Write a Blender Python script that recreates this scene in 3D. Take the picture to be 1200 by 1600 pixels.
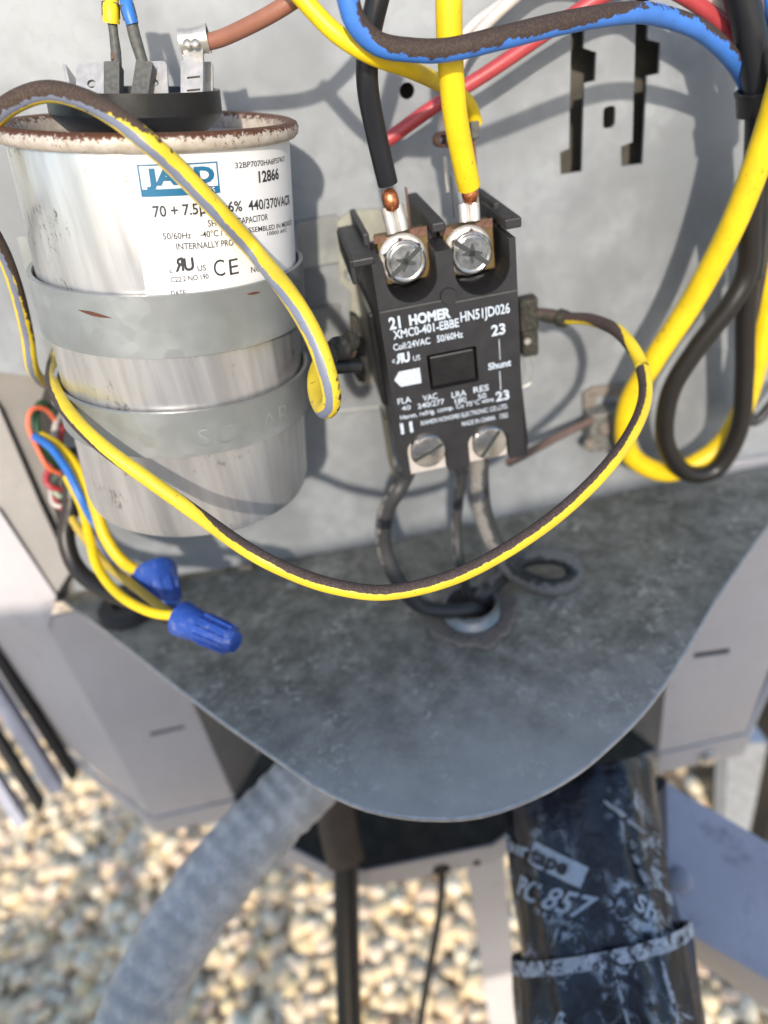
import bpy, bmesh, math, random
from mathutils import Vector as V, Matrix, noise as mnoise
random.seed(7)
for o in list(bpy.data.objects): bpy.data.objects.remove(o)
sc = bpy.context.scene
col = sc.collection
GZ = 560.0                      # height of the reference level above the gravel, mm
S = 0.001
# ---------------------------------------------------------------- camera
psi, pit, rol = math.radians(3), math.radians(34.6), math.radians(10)
Fw = V((math.sin(psi)*math.cos(pit), math.cos(psi)*math.cos(pit), -math.sin(pit)))
R0 = V((math.cos(psi), -math.sin(psi), 0)); U0 = R0.cross(Fw)
Rt = R0*math.cos(rol) - U0*math.sin(rol); Up = R0*math.sin(rol) + U0*math.cos(rol)
CAM = V((0, -230, 0)); FP = 1155.0
cd = bpy.data.cameras.new('camera'); cam = bpy.data.objects.new('camera', cd); col.objects.link(cam)
cam.matrix_world = Matrix(((Rt.x, Up.x, -Fw.x, 0), (Rt.y, Up.y, -Fw.y, -.230), (Rt.z, Up.z, -Fw.z, GZ*S), (0, 0, 0, 1)))
cd.sensor_fit = 'VERTICAL'; cd.sensor_height = 24; cd.lens = FP/1600*24
cd.clip_start = 0.005; cd.clip_end = 200
cd.dof.use_dof = True; cd.dof.focus_distance = 0.158; cd.dof.aperture_fstop = cd.lens/3.0
sc.camera = cam
# ---------------------------------------------------------------- light
SUN_EL, SUN_AZ = math.radians(24), math.radians(8)
w = bpy.data.worlds.new('World'); sc.world = w; w.use_nodes = True
nt = w.node_tree; bg = nt.nodes['Background']; sky = nt.nodes.new('ShaderNodeTexSky')
sky.sky_type = 'NISHITA'; sky.sun_disc = False; sky.sun_elevation = SUN_EL; sky.sun_rotation = math.pi + SUN_AZ
nt.links.new(sky.outputs[0], bg.inputs[0]); bg.inputs[1].default_value = 0.135; sky.ozone_density = 1.2; sky.dust_density = 1
sl = bpy.data.lights.new('sun', 'SUN'); sl.energy = 2.4; sl.angle = math.radians(1.2); sl.color = (1, .90, .76)
so = bpy.data.objects.new('sun', sl); col.objects.link(so)
LD = V((math.sin(SUN_AZ)*math.cos(SUN_EL), math.cos(SUN_AZ)*math.cos(SUN_EL), -math.sin(SUN_EL)))
so.rotation_euler = LD.to_track_quat('-Z', 'Y').to_euler(); so.location = (-1, -3, 2)
sc.view_settings.view_transform = 'Standard'; sc.view_settings.look = 'None'
sc.view_settings.exposure = 0.95; sc.view_settings.gamma = 1
sc.view_settings.use_curve_mapping = False
# ---------------------------------------------------------------- rays (points in mm, z relative to the camera height)
def ray(x, y): return Fw + Rt*((x-600)/FP) - Up*((y-800)/FP)
def Yp(x, y, Y): d = ray(x, y); return CAM + d*((Y-CAM.y)/d.y)
def Zp(x, y, Z): d = ray(x, y); return CAM + d*(Z/d.z)
def Dp(x, y, D): return CAM + ray(x, y)*D
def depth(P): return (P-CAM).dot(Fw)
ZS = -172.5                     # top of the shelf plate
# ---------------------------------------------------------------- objects
LOC = {}
def empty(name, loc, label, cat, group=None):
    if isinstance(loc[0], V): loc = loc[0]
    o = bpy.data.objects.new(name, None); col.objects.link(o); o.empty_display_size = .02
    o.location = V((loc[0], loc[1], loc[2]+GZ))*S; LOC[o] = V(loc)
    o['label'] = label; o['category'] = cat
    if group: o['group'] = group
    return o
def tag(o, label, cat, group=None):
    o['label'] = label; o['category'] = cat
    if group: o['group'] = group
    return o
def put(name, vs, fs, m, parent=None, smooth=False, bevel=0, attrs=None, kind=None):
    vs = [V(v) for v in vs]
    lo = V([min(v[i] for v in vs) for i in range(3)]); hi = V([max(v[i] for v in vs) for i in range(3)])
    c = (lo+hi)/2
    if not parent: c.z = lo.z
    me = bpy.data.meshes.new(name); me.from_pydata([(v-c)*S for v in vs], [], fs); me.validate()
    if m: me.materials.append(m)
    if smooth: me.polygons.foreach_set('use_smooth', [True]*len(me.polygons))
    if attrs:
        for k, (ty, data) in attrs.items():
            a = me.attributes.new(k, ty, 'POINT')
            if ty == 'FLOAT_VECTOR': a.data.foreach_set('vector', [q for d in data for q in d])
            else: a.data.foreach_set('value', data)
    bm = bmesh.new(); bm.from_mesh(me); bmesh.ops.recalc_face_normals(bm, faces=bm.faces); bm.to_mesh(me); bm.free()
    o = bpy.data.objects.new(name, me); col.objects.link(o); LOC[o] = c
    if parent: o.parent = parent; o.location = (c-LOC[parent])*S
    else: o.location = V((c.x, c.y, c.z+GZ))*S
    if bevel:
        b = o.modifiers.new('bevel', 'BEVEL'); b.width = bevel*S; b.segments = 2; b.limit_method = 'ANGLE'; b.angle_limit = math.radians(35)
        b.harden_normals = False
    if smooth == 'auto': me.set_sharp_from_angle(angle=math.radians(30))
    if kind: o['kind'] = kind
    return o
class MB:
    def __init__(s): s.v = []; s.f = []
    def add(s, vs, fs):
        n = len(s.v); s.v += [V(v) for v in vs]; s.f += [tuple(i+n for i in f) for f in fs]; return s
    def box(s, lo, hi):
        x0, y0, z0 = lo; x1, y1, z1 = hi
        return s.add([(x0,y0,z0),(x1,y0,z0),(x1,y1,z0),(x0,y1,z0),(x0,y0,z1),(x1,y0,z1),(x1,y1,z1),(x0,y1,z1)],
                     [(0,3,2,1),(4,5,6,7),(0,1,5,4),(1,2,6,5),(2,3,7,6),(3,0,4,7)])
    def prism(s, pts, off):
        n = len(pts); off = V(off); p = [V(q) for q in pts]
        return s.add(p+[q+off for q in p], [tuple(range(n)), tuple(range(2*n-1, n-1, -1))]+[(i, (i+1) % n, n+(i+1) % n, n+i) for i in range(n)])
    def lathe(s, C, ax, prof, n=48, e1=None, arc=None):
        ax = V(ax).normalized(); e1 = V(e1) if e1 else ax.orthogonal(); e1 = (e1-ax*e1.dot(ax)).normalized(); e2 = ax.cross(e1)
        k = len(prof); vs = []
        a0, a1 = arc if arc else (0, 2*math.pi)
        m = n if not arc else n+1
        for i in range(m):
            a = a0+(a1-a0)*i/n
            for r, h in prof: vs.append(V(C)+ax*h+(e1*math.cos(a)+e2*math.sin(a))*r)
        fs = [(i*k+j, ((i+1) % m)*k+j, ((i+1) % m)*k+j+1, i*k+j+1) for i in range(n) for j in range(k-1)]
        return s.add(vs, fs)
    def cyl(s, A, B, r, r2=None, n=16):
        A = V(A); B = V(B); L = (B-A).length; r2 = r if r2 is None else r2
        return s.lathe(A, B-A, [(0.001, 0), (r, 0), (r2, L), (0.001, L)], n)
    def put(s, name, m, parent=None, **k): return put(name, s.v, s.f, m, parent, **k)
def sheetmesh(outline, holes, th):
    cu = bpy.data.curves.new('t', 'CURVE'); cu.dimensions = '2D'; cu.fill_mode = 'BOTH'; cu.extrude = th/2
    for loop in [outline]+holes:
        sp = cu.splines.new('POLY'); sp.points.add(len(loop)-1); sp.use_cyclic_u = True
        for p, q in zip(sp.points, loop): p.co = (q[0], q[1], 0, 1)
    o = bpy.data.objects.new('t', cu); me = bpy.data.meshes.new_from_object(o)
    vs = [v.co.copy() for v in me.vertices]; fs = [tuple(p.vertices) for p in me.polygons]
    bpy.data.objects.remove(o); bpy.data.curves.remove(cu); bpy.data.meshes.remove(me)
    return vs, fs
def sheet(outline, holes, th, fn):     # fn maps (u, v, w) to a point
    vs, fs = sheetmesh(outline, holes, th); return [fn(*v) for v in vs], fs
def rrect(x0, y0, x1, y1, r, n=5):
    out = []
    for cx, cy, a in ((x1-r, y0+r, -90), (x1-r, y1-r, 0), (x0+r, y1-r, 90), (x0+r, y0+r, 180)):
        for i in range(n+1):
            t = math.radians(a+90*i/n); out.append((cx+r*math.cos(t), cy+r*math.sin(t)))
    return out
def smoothpoly(pts, k=6):
    n = len(pts); out = []
    for i in range(n):
        p0, p1, p2, p3 = [V(pts[(i+j) % n]) for j in (-1, 0, 1, 2)]
        for q in range(k):
            t = q/k; out.append(.5*((2*p1)+(p2-p0)*t+(2*p0-5*p1+4*p2-p3)*t*t+(3*p1-p0-3*p2+p3)*t**3))
    return out
def crom(pts, step):
    P = [pts[0]]+list(pts)+[pts[-1]]; out = []
    for i in range(1, len(P)-2):
        p0, p1, p2, p3 = P[i-1], P[i], P[i+1], P[i+2]
        m = max(2, int((V(p2[:3])-V(p1[:3])).length/step))
        for q in range(m):
            t = q/m; out.append([.5*((2*b)+(c-a)*t+(2*a-5*b+4*c-d)*t*t+(3*b-a-3*c+d)*t**3) for a, b, c, d in zip(p0, p1, p2, p3)])
    out.append(list(P[-1])); return out
def tube(name, ctrl, wid, m, parent=None, n=14, step=1.2, rib=None, wob=0, caps=True):
    """ctrl: (point, twist degrees, dirt); wid: radius in mm, or (index, width in photo pixels at that control point)"""
    ctrl = [(c, 0, -2) if isinstance(c, V) else tuple(c)+(0, -2)[len(c)-1:] for c in ctrl]
    r = wid if not isinstance(wid, tuple) else wid[1]/2*depth(ctrl[wid[0]][0])/FP
    P = crom([list(c[0])+[c[1], c[2]] for c in ctrl], step)
    vs, fs, tb, dr = [], [], [], []; L = 0; side = None; prev = None
    for i, p in enumerate(P):
        q = V(p[:3]); a = V(P[max(0, i-1)][:3]); b = V(P[min(len(P)-1, i+1)][:3]); T = (b-a).normalized()
        if prev is not None: L += (q-prev).length
        prev = q
        fr = V((0, -1, 0)); fr = fr-T*fr.dot(T)
        if fr.length < .35 and side is not None: fr = side.cross(T); fr = (fr-T*fr.dot(T))
        fr.normalize(); side = T.cross(fr)
        rr = r*(1 + (rib(L) if rib else 0))
        if wob: rr *= 1+wob*mnoise.noise(q*0.25)
        for k in range(n):
            t = 2*math.pi*k/n; vs.append(q+(fr*math.cos(t)+side*math.sin(t))*rr)
            tt = t-math.radians(p[3]); tb.append((math.cos(tt), math.sin(tt), L)); dr.append(p[4])
        if i: o = (i-1)*n; fs += [(o+k, o+(k+1) % n, o+n+(k+1) % n, o+n+k) for k in range(n)]
    if caps: fs += [tuple(range(n)), tuple(range(len(vs)-1, len(vs)-n-1, -1))]
    ob = put(name, vs, fs, m, parent, smooth='auto', attrs={'tb': ('FLOAT_VECTOR', tb), 'dirt': ('FLOAT', dr)})
    return ob
# ---------------------------------------------------------------- text
def textraw(s, bold=0.0, space=1.0):
    cu = bpy.data.curves.new('t', 'FONT'); cu.body = s; cu.size = 1; cu.offset = bold; cu.space_character = space; cu.resolution_u = 3
    o = bpy.data.objects.new('t', cu); me = bpy.data.meshes.new_from_object(o)
    vs = [(v.co.x, v.co.y) for v in me.vertices]; fs = [tuple(p.vertices) for p in me.polygons]
    bpy.data.objects.remove(o); bpy.data.curves.remove(cu); bpy.data.meshes.remove(me)
    return vs, fs
def textbox(mb, s, x0, y0, x1, h, fn, bold=.012, lift=.06, y1=None, mirror=False):
    """cap height h, baseline from (x0,y0) to (x1,y1)"""
    vs, fs = textraw(s, bold)
    if not vs: return
    a = min(v[0] for v in vs); b = max(v[0] for v in vs); y1 = y0 if y1 is None else y1
    out = []
    for x, y in vs:
        t = (x-a)/(b-a)
        if mirror: t = 1-t
        out.append(fn(x0+(x1-x0)*t, y0+(y1-y0)*t+y/0.69*h, lift))
    mb.add(out, fs)
def quadbox(mb, x0, y0, x1, y1, fn, lift=.05, n=12):
    vs = [fn(x0+(x1-x0)*i/n, y, lift) for i in range(n+1) for y in (y0, y1)]
    mb.add(vs, [(2*i, 2*i+2, 2*i+3, 2*i+1) for i in range(n)])
# ---------------------------------------------------------------- materials
class NT:
    def __init__(s, name):
        s.m = bpy.data.materials.new(name); s.m.use_nodes = True; s.t = s.m.node_tree; s.b = s.t.nodes['Principled BSDF']
        tc = s.t.nodes.new('ShaderNodeTexCoord'); vm = s.t.nodes.new('ShaderNodeVectorMath'); vm.operation = 'SCALE'; vm.inputs[3].default_value = 1000
        s.t.links.new(tc.outputs['Object'], vm.inputs[0]); s.co = vm.outputs[0]
    def n(s, ty, **k):
        x = s.t.nodes.new(ty)
        for a, b in k.items(): setattr(x, a, b)
        return x
    def l(s, a, b): s.t.links.new(a, b)
    def noise(s, mm, detail=4, rough=.6, vec=None, dist=0, stretch=None):
        x = s.n('ShaderNodeTexNoise'); x.inputs['Scale'].default_value = 1/mm; x.inputs['Detail'].default_value = detail; x.inputs['Roughness'].default_value = rough
        x.inputs['Distortion'].default_value = dist
        v = vec or s.co
        if stretch:
            q = s.n('ShaderNodeVectorMath', operation='MULTIPLY'); q.inputs[1].default_value = stretch; s.l(v, q.inputs[0]); v = q.outputs[0]
        s.l(v, x.inputs['Vector']); return x.outputs[0]
    def math(s, op, a, b=None, c=None, clamp=False):
        x = s.n('ShaderNodeMath', operation=op, use_clamp=clamp)
        for i, q in enumerate((a, b, c)):
            if q is None: continue
            if isinstance(q, (int, float)): x.inputs[i].default_value = q
            else: s.l(q, x.inputs[i])
        return x.outputs[0]
    def step(s, v, a, b):
        x = s.n('ShaderNodeMapRange', interpolation_type='SMOOTHSTEP'); s.l(v, x.inputs[0])
        for i, q in ((1, a), (2, b), (3, 0), (4, 1)): x.inputs[i].default_value = q
        return x.outputs[0]
    def mix(s, f, a, b):
        x = s.n('ShaderNodeMix', data_type='RGBA')
        if isinstance(f, (int, float)): x.inputs[0].default_value = f
        else: s.l(f, x.inputs[0])
        for i, q in ((6, a), (7, b)):
            if isinstance(q, tuple): x.inputs[i].default_value = q+(1,)
            else: s.l(q, x.inputs[i])
        return x.outputs[2]
    def bump(s, h, st, dist=.1):
        x = s.n('ShaderNodeBump'); x.inputs['Strength'].default_value = st; x.inputs['Distance'].default_value = dist*S
        s.l(h, x.inputs['Height']); s.l(x.outputs[0], s.b.inputs['Normal'])
    def set(s, col=None, rough=None, metal=None, spec=None):
        for k, v in (('Base Color', col), ('Roughness', rough), ('Metallic', metal), ('Specular IOR Level', spec)):
            if v is None: continue
            if isinstance(v, (int, float)): s.b.inputs[k].default_value = v
            elif isinstance(v, tuple): s.b.inputs[k].default_value = v+(1,)
            else: s.l(v, s.b.inputs[k])
        return s.m
def mul(c, k): return tuple(min(1, q*k) for q in c)
def mat(name, c, rough=.5, metal=0., var=.18, sc_=6., bump=.15, bs=.8, dirt=None, dth=(.55, .7), ds=5., spec=.5):
    N = NT(name); n1 = N.noise(sc_); c1 = N.mix(N.step(n1, .3, .7), mul(c, 1-var), mul(c, 1+var*.6))
    if dirt: c1 = N.mix(N.step(N.noise(ds, 6, .7), *dth), c1, dirt)
    r = N.math('MULTIPLY_ADD', N.noise(sc_*.5), .25, rough-.12)
    N.bump(N.noise(bs), bump)
    return N.set(c1, r, float(metal), spec)
def wiremat(name, base, dirt, stripe=None, speck=.0, amp=.9, sc_=2.2, ang=90, rough=.45, stripe_w=.75):
    """dirt lies on the side of the wire at angle ang (0 = front); stripe is a second colour on the front"""
    N = NT(name); at = N.n('ShaderNodeAttribute', attribute_name='tb'); sx = N.n('ShaderNodeSeparateXYZ'); N.l(at.outputs['Vector'], sx.inputs[0])
    dd = N.n('ShaderNodeAttribute', attribute_name='dirt')
    c0, s0, L = sx.outputs
    a = math.radians(ang)
    dot = N.math('ADD', N.math('MULTIPLY', c0, math.cos(a)), N.math('MULTIPLY', s0, math.sin(a)))
    nz = N.noise(sc_, 7, .72)
    v = N.math('ADD', N.math('ADD', dot, dd.outputs['Fac']), N.math('MULTIPLY', N.math('SUBTRACT', nz, .5), amp*2))
    cc = N.mix(N.step(N.noise(9), .3, .7), mul(base, .88), mul(base, 1.08))
    if stripe:
        m = N.step(N.math('ADD', c0, N.math('MULTIPLY', N.math('SUBTRACT', N.noise(3, 5), .5), .25)), stripe_w, stripe_w+.06)
        cc = N.mix(m, cc, stripe)
    if speck: cc = N.mix(N.step(N.noise(1.6, 6, .75, dist=.3), .70-speck, .73-speck), cc, dirt)
    dcol = N.mix(N.step(N.noise(.5, 3), .45, .62), mul(dirt, .8), mul(dirt, 1.4))
    mk = N.step(v, -.04, .06)
    cc = N.mix(mk, cc, dcol)
    N.bump(N.math('ADD', N.noise(.7), N.math('MULTIPLY', mk, .8)), .25, .12)
    return N.set(cc, N.math('MULTIPLY_ADD', mk, .35, rough), 0.)
# galvanised sheet
def galv(name, c, rough=.5, metal=.2, sp=.09, stain=None):
    N = NT(name); vo = N.n('ShaderNodeTexVoronoi'); vo.inputs['Scale'].default_value = 1/3.2
    N.l(N.math and N.co, vo.inputs['Vector'])
    bw = N.n('ShaderNodeRGBToBW'); N.l(vo.outputs['Color'], bw.inputs[0])
    c1 = N.mix(bw.outputs[0], mul(c, 1-sp), mul(c, 1+sp))
    c1 = N.mix(N.step(N.noise(45, 4, .6), .38, .62), c1, mul(c, .72)); c1 = N.mix(N.math('MULTIPLY', N.step(N.noise(7, 6, .75), .5, .7), .5), c1, mul(c, .80))
    c1 = N.mix(N.math('MULTIPLY', N.step(N.noise(1.2, 5, .7), .62, .72), .35), c1, mul(c, .6))
    if stain: c1 = N.mix(N.step(N.noise(14, 7, .7), .52, .75), c1, stain)
    N.bump(N.noise(12, 3), .12, .6)
    r = N.math('MULTIPLY_ADD', bw.outputs[0], .12, rough)
    return N.set(c1, r, metal)
M = {}
M['wall'] = galv('galvanised_sheet', (.29, .31, .335))
M['galv2'] = galv('galvanised_strap', (.38, .40, .405), .4, .6)
N = NT('weathered_shelf')          # dark weathered zinc; cleaner front lip also has sky reflection painted in
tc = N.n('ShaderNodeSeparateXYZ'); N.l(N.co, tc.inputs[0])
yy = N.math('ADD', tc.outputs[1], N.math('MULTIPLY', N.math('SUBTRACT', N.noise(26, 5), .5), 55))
c1 = N.mix(N.step(N.noise(11, 8, .78), .36, .66), (.155, .152, .128), (.34, .33, .285))
c1 = N.mix(N.math('MULTIPLY', N.step(N.noise(3.2, 6, .8), .50, .62), N.step(N.noise(20, 3), .45, .62)), c1, (.55, .53, .47))
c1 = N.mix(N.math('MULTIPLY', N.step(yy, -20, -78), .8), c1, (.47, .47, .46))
N.bump(N.noise(1.4, 6, .7), .3, .25)
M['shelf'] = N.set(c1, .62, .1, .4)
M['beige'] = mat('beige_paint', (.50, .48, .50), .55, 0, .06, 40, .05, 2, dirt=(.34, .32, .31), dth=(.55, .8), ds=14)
M['beige2'] = mat('beige_paint_dark', (.36, .34, .325), .6, 0, .08, 30, .05, 2, dirt=(.2, .19, .18), dth=(.5, .85), ds=20)  # darker beige with blotches, for the inner returns and corner post
M['rail'] = mat('grey_blue_rail_paint', (.38, .40, .50), .5, 0, .1, 30, .06, 2, dirt=(.18, .19, .25), dth=(.5, .8), ds=12)
M['recess'] = mat('grimy_recess_sheet', (.25, .235, .22), .6, .2, .1, 20)
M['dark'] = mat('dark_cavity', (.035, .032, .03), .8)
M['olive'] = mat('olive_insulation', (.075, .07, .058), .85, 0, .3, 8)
M['plastic'] = mat('charcoal_plastic', (.018, .018, .021), .5, 0, .15, 5, .12, .35, dirt=(.038, .036, .034), dth=(.58, .85), ds=9)
M['plastic2'] = mat('dusty_grey_plastic', (.085, .082, .08), .55, 0, .2, 4, .15, .5)
M['black'] = mat('black_plastic', (.012, .012, .013), .35, 0, .2, 4)
M['blackm'] = mat('matt_black', (.016, .016, .017), .7, 0, .3, 4, .4, .6)
M['print'] = mat('pale_blue_print', (.50, .57, .66), .6, 0, .25, .8, 0)
M['ink'] = mat('dark_ink', (.035, .035, .042), .6, 0, .3, .8, 0)
M['teal'] = mat('teal_ink', (.006, .12, .25), .5, 0, .05, 3, 0)
M['screw'] = mat('zinc_plated_screw', (.72, .70, .66), .2, 1, .15, 2.5, .15, .5, dirt=(.35, .3, .27), dth=(.62, .75), ds=1.6)
M['steel'] = mat('tinned_steel', (.58, .56, .53), .35, .6, .15, 3, .2, .6, dirt=(.3, .25, .2), dth=(.64, .75), ds=2)
M['brass'] = mat('brass_plate', (.20, .14, .06), .5, .6, .3, 2, .2, .5, dirt=(.12, .06, .03), dth=(.5, .7), ds=2)
M['copper'] = mat('bare_copper', (.62, .22, .10), .3, .9, .35, .7, .5, .3, dirt=(.2, .06, .03), dth=(.6, .75), ds=.8)
M['coppero'] = mat('dull_copper', (.17, .09, .065), .5, .4, .3, 1, .3, .5)
M['crust'] = mat('corroded_terminal', (.04, .04, .034), .8, .2, .5, 1, .9, .7, dirt=(.09, .075, .05), dth=(.5, .7), ds=1)
M['heat'] = mat('grey_connector_sleeve', (.085, .085, .08), .6, 0, .3, 1, .5, .7)
M['nut'] = mat('blue_wire_nut', (.022, .075, .36), .42, 0, .15, 3, .15, .5, dirt=(.16, .18, .30), dth=(.52, .72), ds=3)
M['lvblue'] = mat('blue_wire', (.03, .15, .50), .4)
M['grom'] = mat('rubber_grommet', (.018, .018, .019), .6)
M['rustlock'] = mat('grimy_locknut', (.24, .215, .19), .65, .2, .4, 2, .6, .8, dirt=(.14, .07, .04), dth=(.5, .7), ds=2)
# brushed aluminium can
N = NT('capacitor_can'); 
c1 = N.mix(N.step(N.noise(3, 3, .5, stretch=(1, 1, .04)), .3, .7), (.56, .555, .56), (.72, .715, .72))
c1 = N.mix(N.math('MULTIPLY', N.step(N.noise(1.8, 7, .85, stretch=(1, 1, .45)), .54, .60), N.step(N.noise(13, 3), .54, .64)), c1, (.17, .16, .155))
N.bump(N.math('ADD', N.noise(7, 2, .5, stretch=(1, 1, .12)), N.math('MULTIPLY', N.noise(1.2, 3, .6, stretch=(1, 1, .04)), .03)), .35, 1.4)
M['can'] = N.set(c1, N.math('MULTIPLY_ADD', N.noise(6, 4, .6, stretch=(1, 1, .3)), .22, .24), .8)
N = NT('rusty_rim')
c1 = N.mix(N.step(N.noise(3, 4), .3, .7), (.46, .40, .34), (.60, .55, .50))
sx = N.n('ShaderNodeSeparateXYZ'); N.l(N.co, sx.inputs[0])
rv = N.math('ADD', N.math('MULTIPLY', sx.outputs[2], .33), N.math('MULTIPLY', N.math('SUBTRACT', N.noise(1.1, 7, .75), .5), 2.0))
c1 = N.mix(N.step(rv, .22, .36), c1, (.10, .038, .018))
c1 = N.mix(N.step(N.noise(1.3, 6, .85, stretch=(1, 1, .5)), .57, .62), c1, (.15, .06, .025))
N.bump(N.noise(.6, 6, .7), .5, .15)
M['rim'] = N.set(c1, .55, .3)
M['label'] = mat('white_label', (.72, .72, .74), .35, 0, .03, 20, .03, 2, dirt=(.62, .62, .63), dth=(.6, .9), ds=10)
# wires
YEL = (.72, .50, .015)
M['w_loopA'] = wiremat('yellow_wire_brown_grime', (.72, .54, .03), (.06, .042, .038), speck=.05, amp=.30, sc_=2.4)
M['w_loopB'] = wiremat('yellow_wire_grey_stripe', (.72, .53, .03), (.055, .036, .026), stripe=(.17, .19, .26), speck=.07, amp=.8, sc_=2.4, stripe_w=.86, ang=-90)  # grey stripe along the front of the yellow insulation
M['w_yel'] = wiremat('yellow_wire_clean', (.76, .54, .008), (.06, .04, .02), speck=.01, amp=.5)
M['w_yelspeck'] = wiremat('yellow_wire_specked', (.76, .53, .010), (.10, .06, .01), speck=.075, amp=.7)
M['w_blue'] = wiremat('blue_wire_grime', (.045, .17, .56), (.040, .026, .022), amp=1.1, sc_=4.0, speck=.05, ang=-60)
M['w_black'] = wiremat('black_wire', (.010, .011, .015), (.05, .04, .035), amp=.8, speck=.0, rough=.36)
M['w_brownblack'] = wiremat('brown_black_wire', (.013, .011, .010), (.035, .028, .024), amp=.8, rough=.4)
M['w_grey'] = wiremat('dusty_black_wire', (.035, .036, .038), (.19, .18, .17), amp=1.2, rough=.5)
M['w_red'] = wiremat('red_wire', (.40, .05, .06), (.2, .05, .05), amp=.5, rough=.45)
M['w_brown'] = wiremat('brown_wire', (.28, .12, .08), (.1, .05, .03), amp=.5)
M['w_white'] = wiremat('dirty_white_wire', (.55, .50, .47), (.2, .18, .16), amp=.7)
M['w_green'] = wiremat('green_wire', (.03, .10, .045), (.1, .09, .07), amp=.7)
M['w_orange'] = wiremat('orange_wire', (.70, .15, .07), (.2, .09, .05), amp=.7)
M['w_dull'] = wiremat('dull_yellow_wire', (.5, .36, .05), (.12, .08, .04), speck=.08, amp=.9)

# ================================================================ the cabinet
cab = empty('condenser_cabinet', (0, 0, ZS), 'galvanized and beige outdoor unit cabinet whose open wiring bay holds all the parts', 'cabinet')
def W(x, y, Y=0): p = Yp(x, y, Y); return (p.x, p.z)
# back panel with its punched slots and hole
wl = [W(*q) for q in ((-160, -260), (1500, -330), (1420, 735), (1190, 765), (850, 797), (520, 862), (300, 895), (118, 925), (105, 850), (78, 592), (-10, 580), (-160, 600))]
wl = [(x, max(z, ZS-4)) for x, z in wl]
wl[2] = (wl[2][0], ZS-4); 
def wpoly(q): return [W(*p) for p in q]
slots = [wpoly([(893, 20), (914, 18), (912, 75), (932, 82), (930, 126), (913, 130), (909, 268), (876, 273), (875, 238), (889, 232)]),
         wpoly([(995, -20), (1013, -20), (1012, 62), (1032, 67), (1030, 115), (1011, 119), (1004, 256), (971, 260), (970, 229), (988, 222)])]
holes = slots + [rrect(*W(942, 202), *W(962, 164), 1.2)]
hc = W(636, 142); holes.append([(hc[0]+2.1*math.cos(t/20*2*math.pi), hc[1]+2.1*math.sin(t/20*2*math.pi)) for t in range(20)])
vs, fs = sheet(wl, holes, 1.2, lambda u, v, q: V((u, .6-q, v)))
put('back_panel', vs, fs, M['wall'], cab)
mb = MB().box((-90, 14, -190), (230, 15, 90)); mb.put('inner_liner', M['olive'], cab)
# pressed crease lines and raised lands on the back panel
def land(pts, h, m, name, r=None, parent=cab, y0=0):
    p = [W(*q) for q in pts]; p = [tuple(q) for q in smoothpoly([(a, b, 0) for a, b in p], 4)] if r else p
    mb = MB().prism([V((q[0], y0-h, q[1])) for q in p], (0, h-.05, 0)); return mb.put(name, m, parent, bevel=min(.5, h*.45))
land([(1112, 722), (1185, 712), (1260, 700), (1260, 752), (1185, 762), (1118, 768)], 2.5, M['beige'], 'raised_land')
land([(520, 642), (600, 633), (601, 637), (521, 646)], .5, M['galv2'], 'pressed_crease')
land([(1110, 548), (1150, 545), (1150, 549), (1110, 552)], .5, M['galv2'], 'pressed_crease')
land([(978, 775), (1000, 772), (1001, 792), (979, 795)], 1.5, M['wall'], 'tab')
land([(372, 880), (395, 878), (396, 888), (373, 890)], 2, M['rustlock'], 'tab')
# shelf plate
out = [(85, 925), (200, 1012), (330, 1112), (430, 1182), (520, 1240), (600, 1268), (690, 1276), (780, 1264), (880, 1218), (950, 1164), (1014, 1099), (1050, 1047), (1088, 986), (1125, 925), (1200, 819), (1290, 700)]
sp = [Zp(x, y, ZS) for x, y in out]
sm = [V(p[:3]) for p in crom([list(p) for p in sp], 4)]
outline = [(p.x, p.y) for p in sm] + [(sm[-1].x, 30), (-122, 30)]
hq = Zp(738, 965, ZS); hole = [(hq.x+10.5*math.cos(t/28*2*math.pi), hq.y+10.5*math.sin(t/28*2*math.pi)) for t in range(28)]
vs, fs = sheet(outline, [hole], 1.2, lambda u, v, q: V((u, v, ZS-.6+q)))
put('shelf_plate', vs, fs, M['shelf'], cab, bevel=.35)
tube('shelf_lip', [V((p.x, p.y, ZS-.9)) for p in sm[::3]], .8, M['steel'], cab, n=8, step=4)
gm_ = MB(); RR = random.Random(5)
for i in range(420):
    c = Zp(RR.uniform(250, 1100), RR.uniform(860, 1230), ZS)
    if not (-75 < c.x < 120 and -112+abs(c.x-8)**1.6*.045 < c.y < -4): continue
    r = RR.choice((.16, .22, .3, .42)); k = [V((RR.uniform(.5, 1)*math.cos(t), RR.uniform(.5, 1)*math.sin(t), 0))*r for t in (0, 1.3, 2.5, 3.8, 5)]
    gm_.add([c+q for q in k]+[c+V((0, 0, r*.7))], [(j, (j+1) % 5, 5) for j in range(5)])
gm_.put('grit', mat('pale_grit', (.42, .40, .36), .8), cab, kind='stuff')
# lower body: front facets, flanges
def facet(name, pts, th, m, bevel=.4, parent=cab):
    p = [V(q) for q in pts]; nrm = (p[1]-p[0]).cross(p[2]-p[1]).normalized()
    if nrm.dot(p[0]-CAM) < 0: nrm = -nrm
    return MB().prism(p, nrm*th).put(name, m, parent, bevel=bevel)
def ypts(Y, *q): return [Yp(x, y, Y) for x, y in q]
B0, B1, B2, B3 = Yp(78, 900, 0), Yp(235, 1277, 0), Yp(366, 1250, 0), Yp(318, 1050, 0)
B0.z = B3.z = ZS-3; B1.z = B2.z = -307; B0.x = B1.x = -124; B2.x = B3.x = -84
def lancepx(x0, y0, x1, y1, Y):
    a, b = Yp(x0, y0, Y), Yp(x1, y1, Y); return a, b
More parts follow.
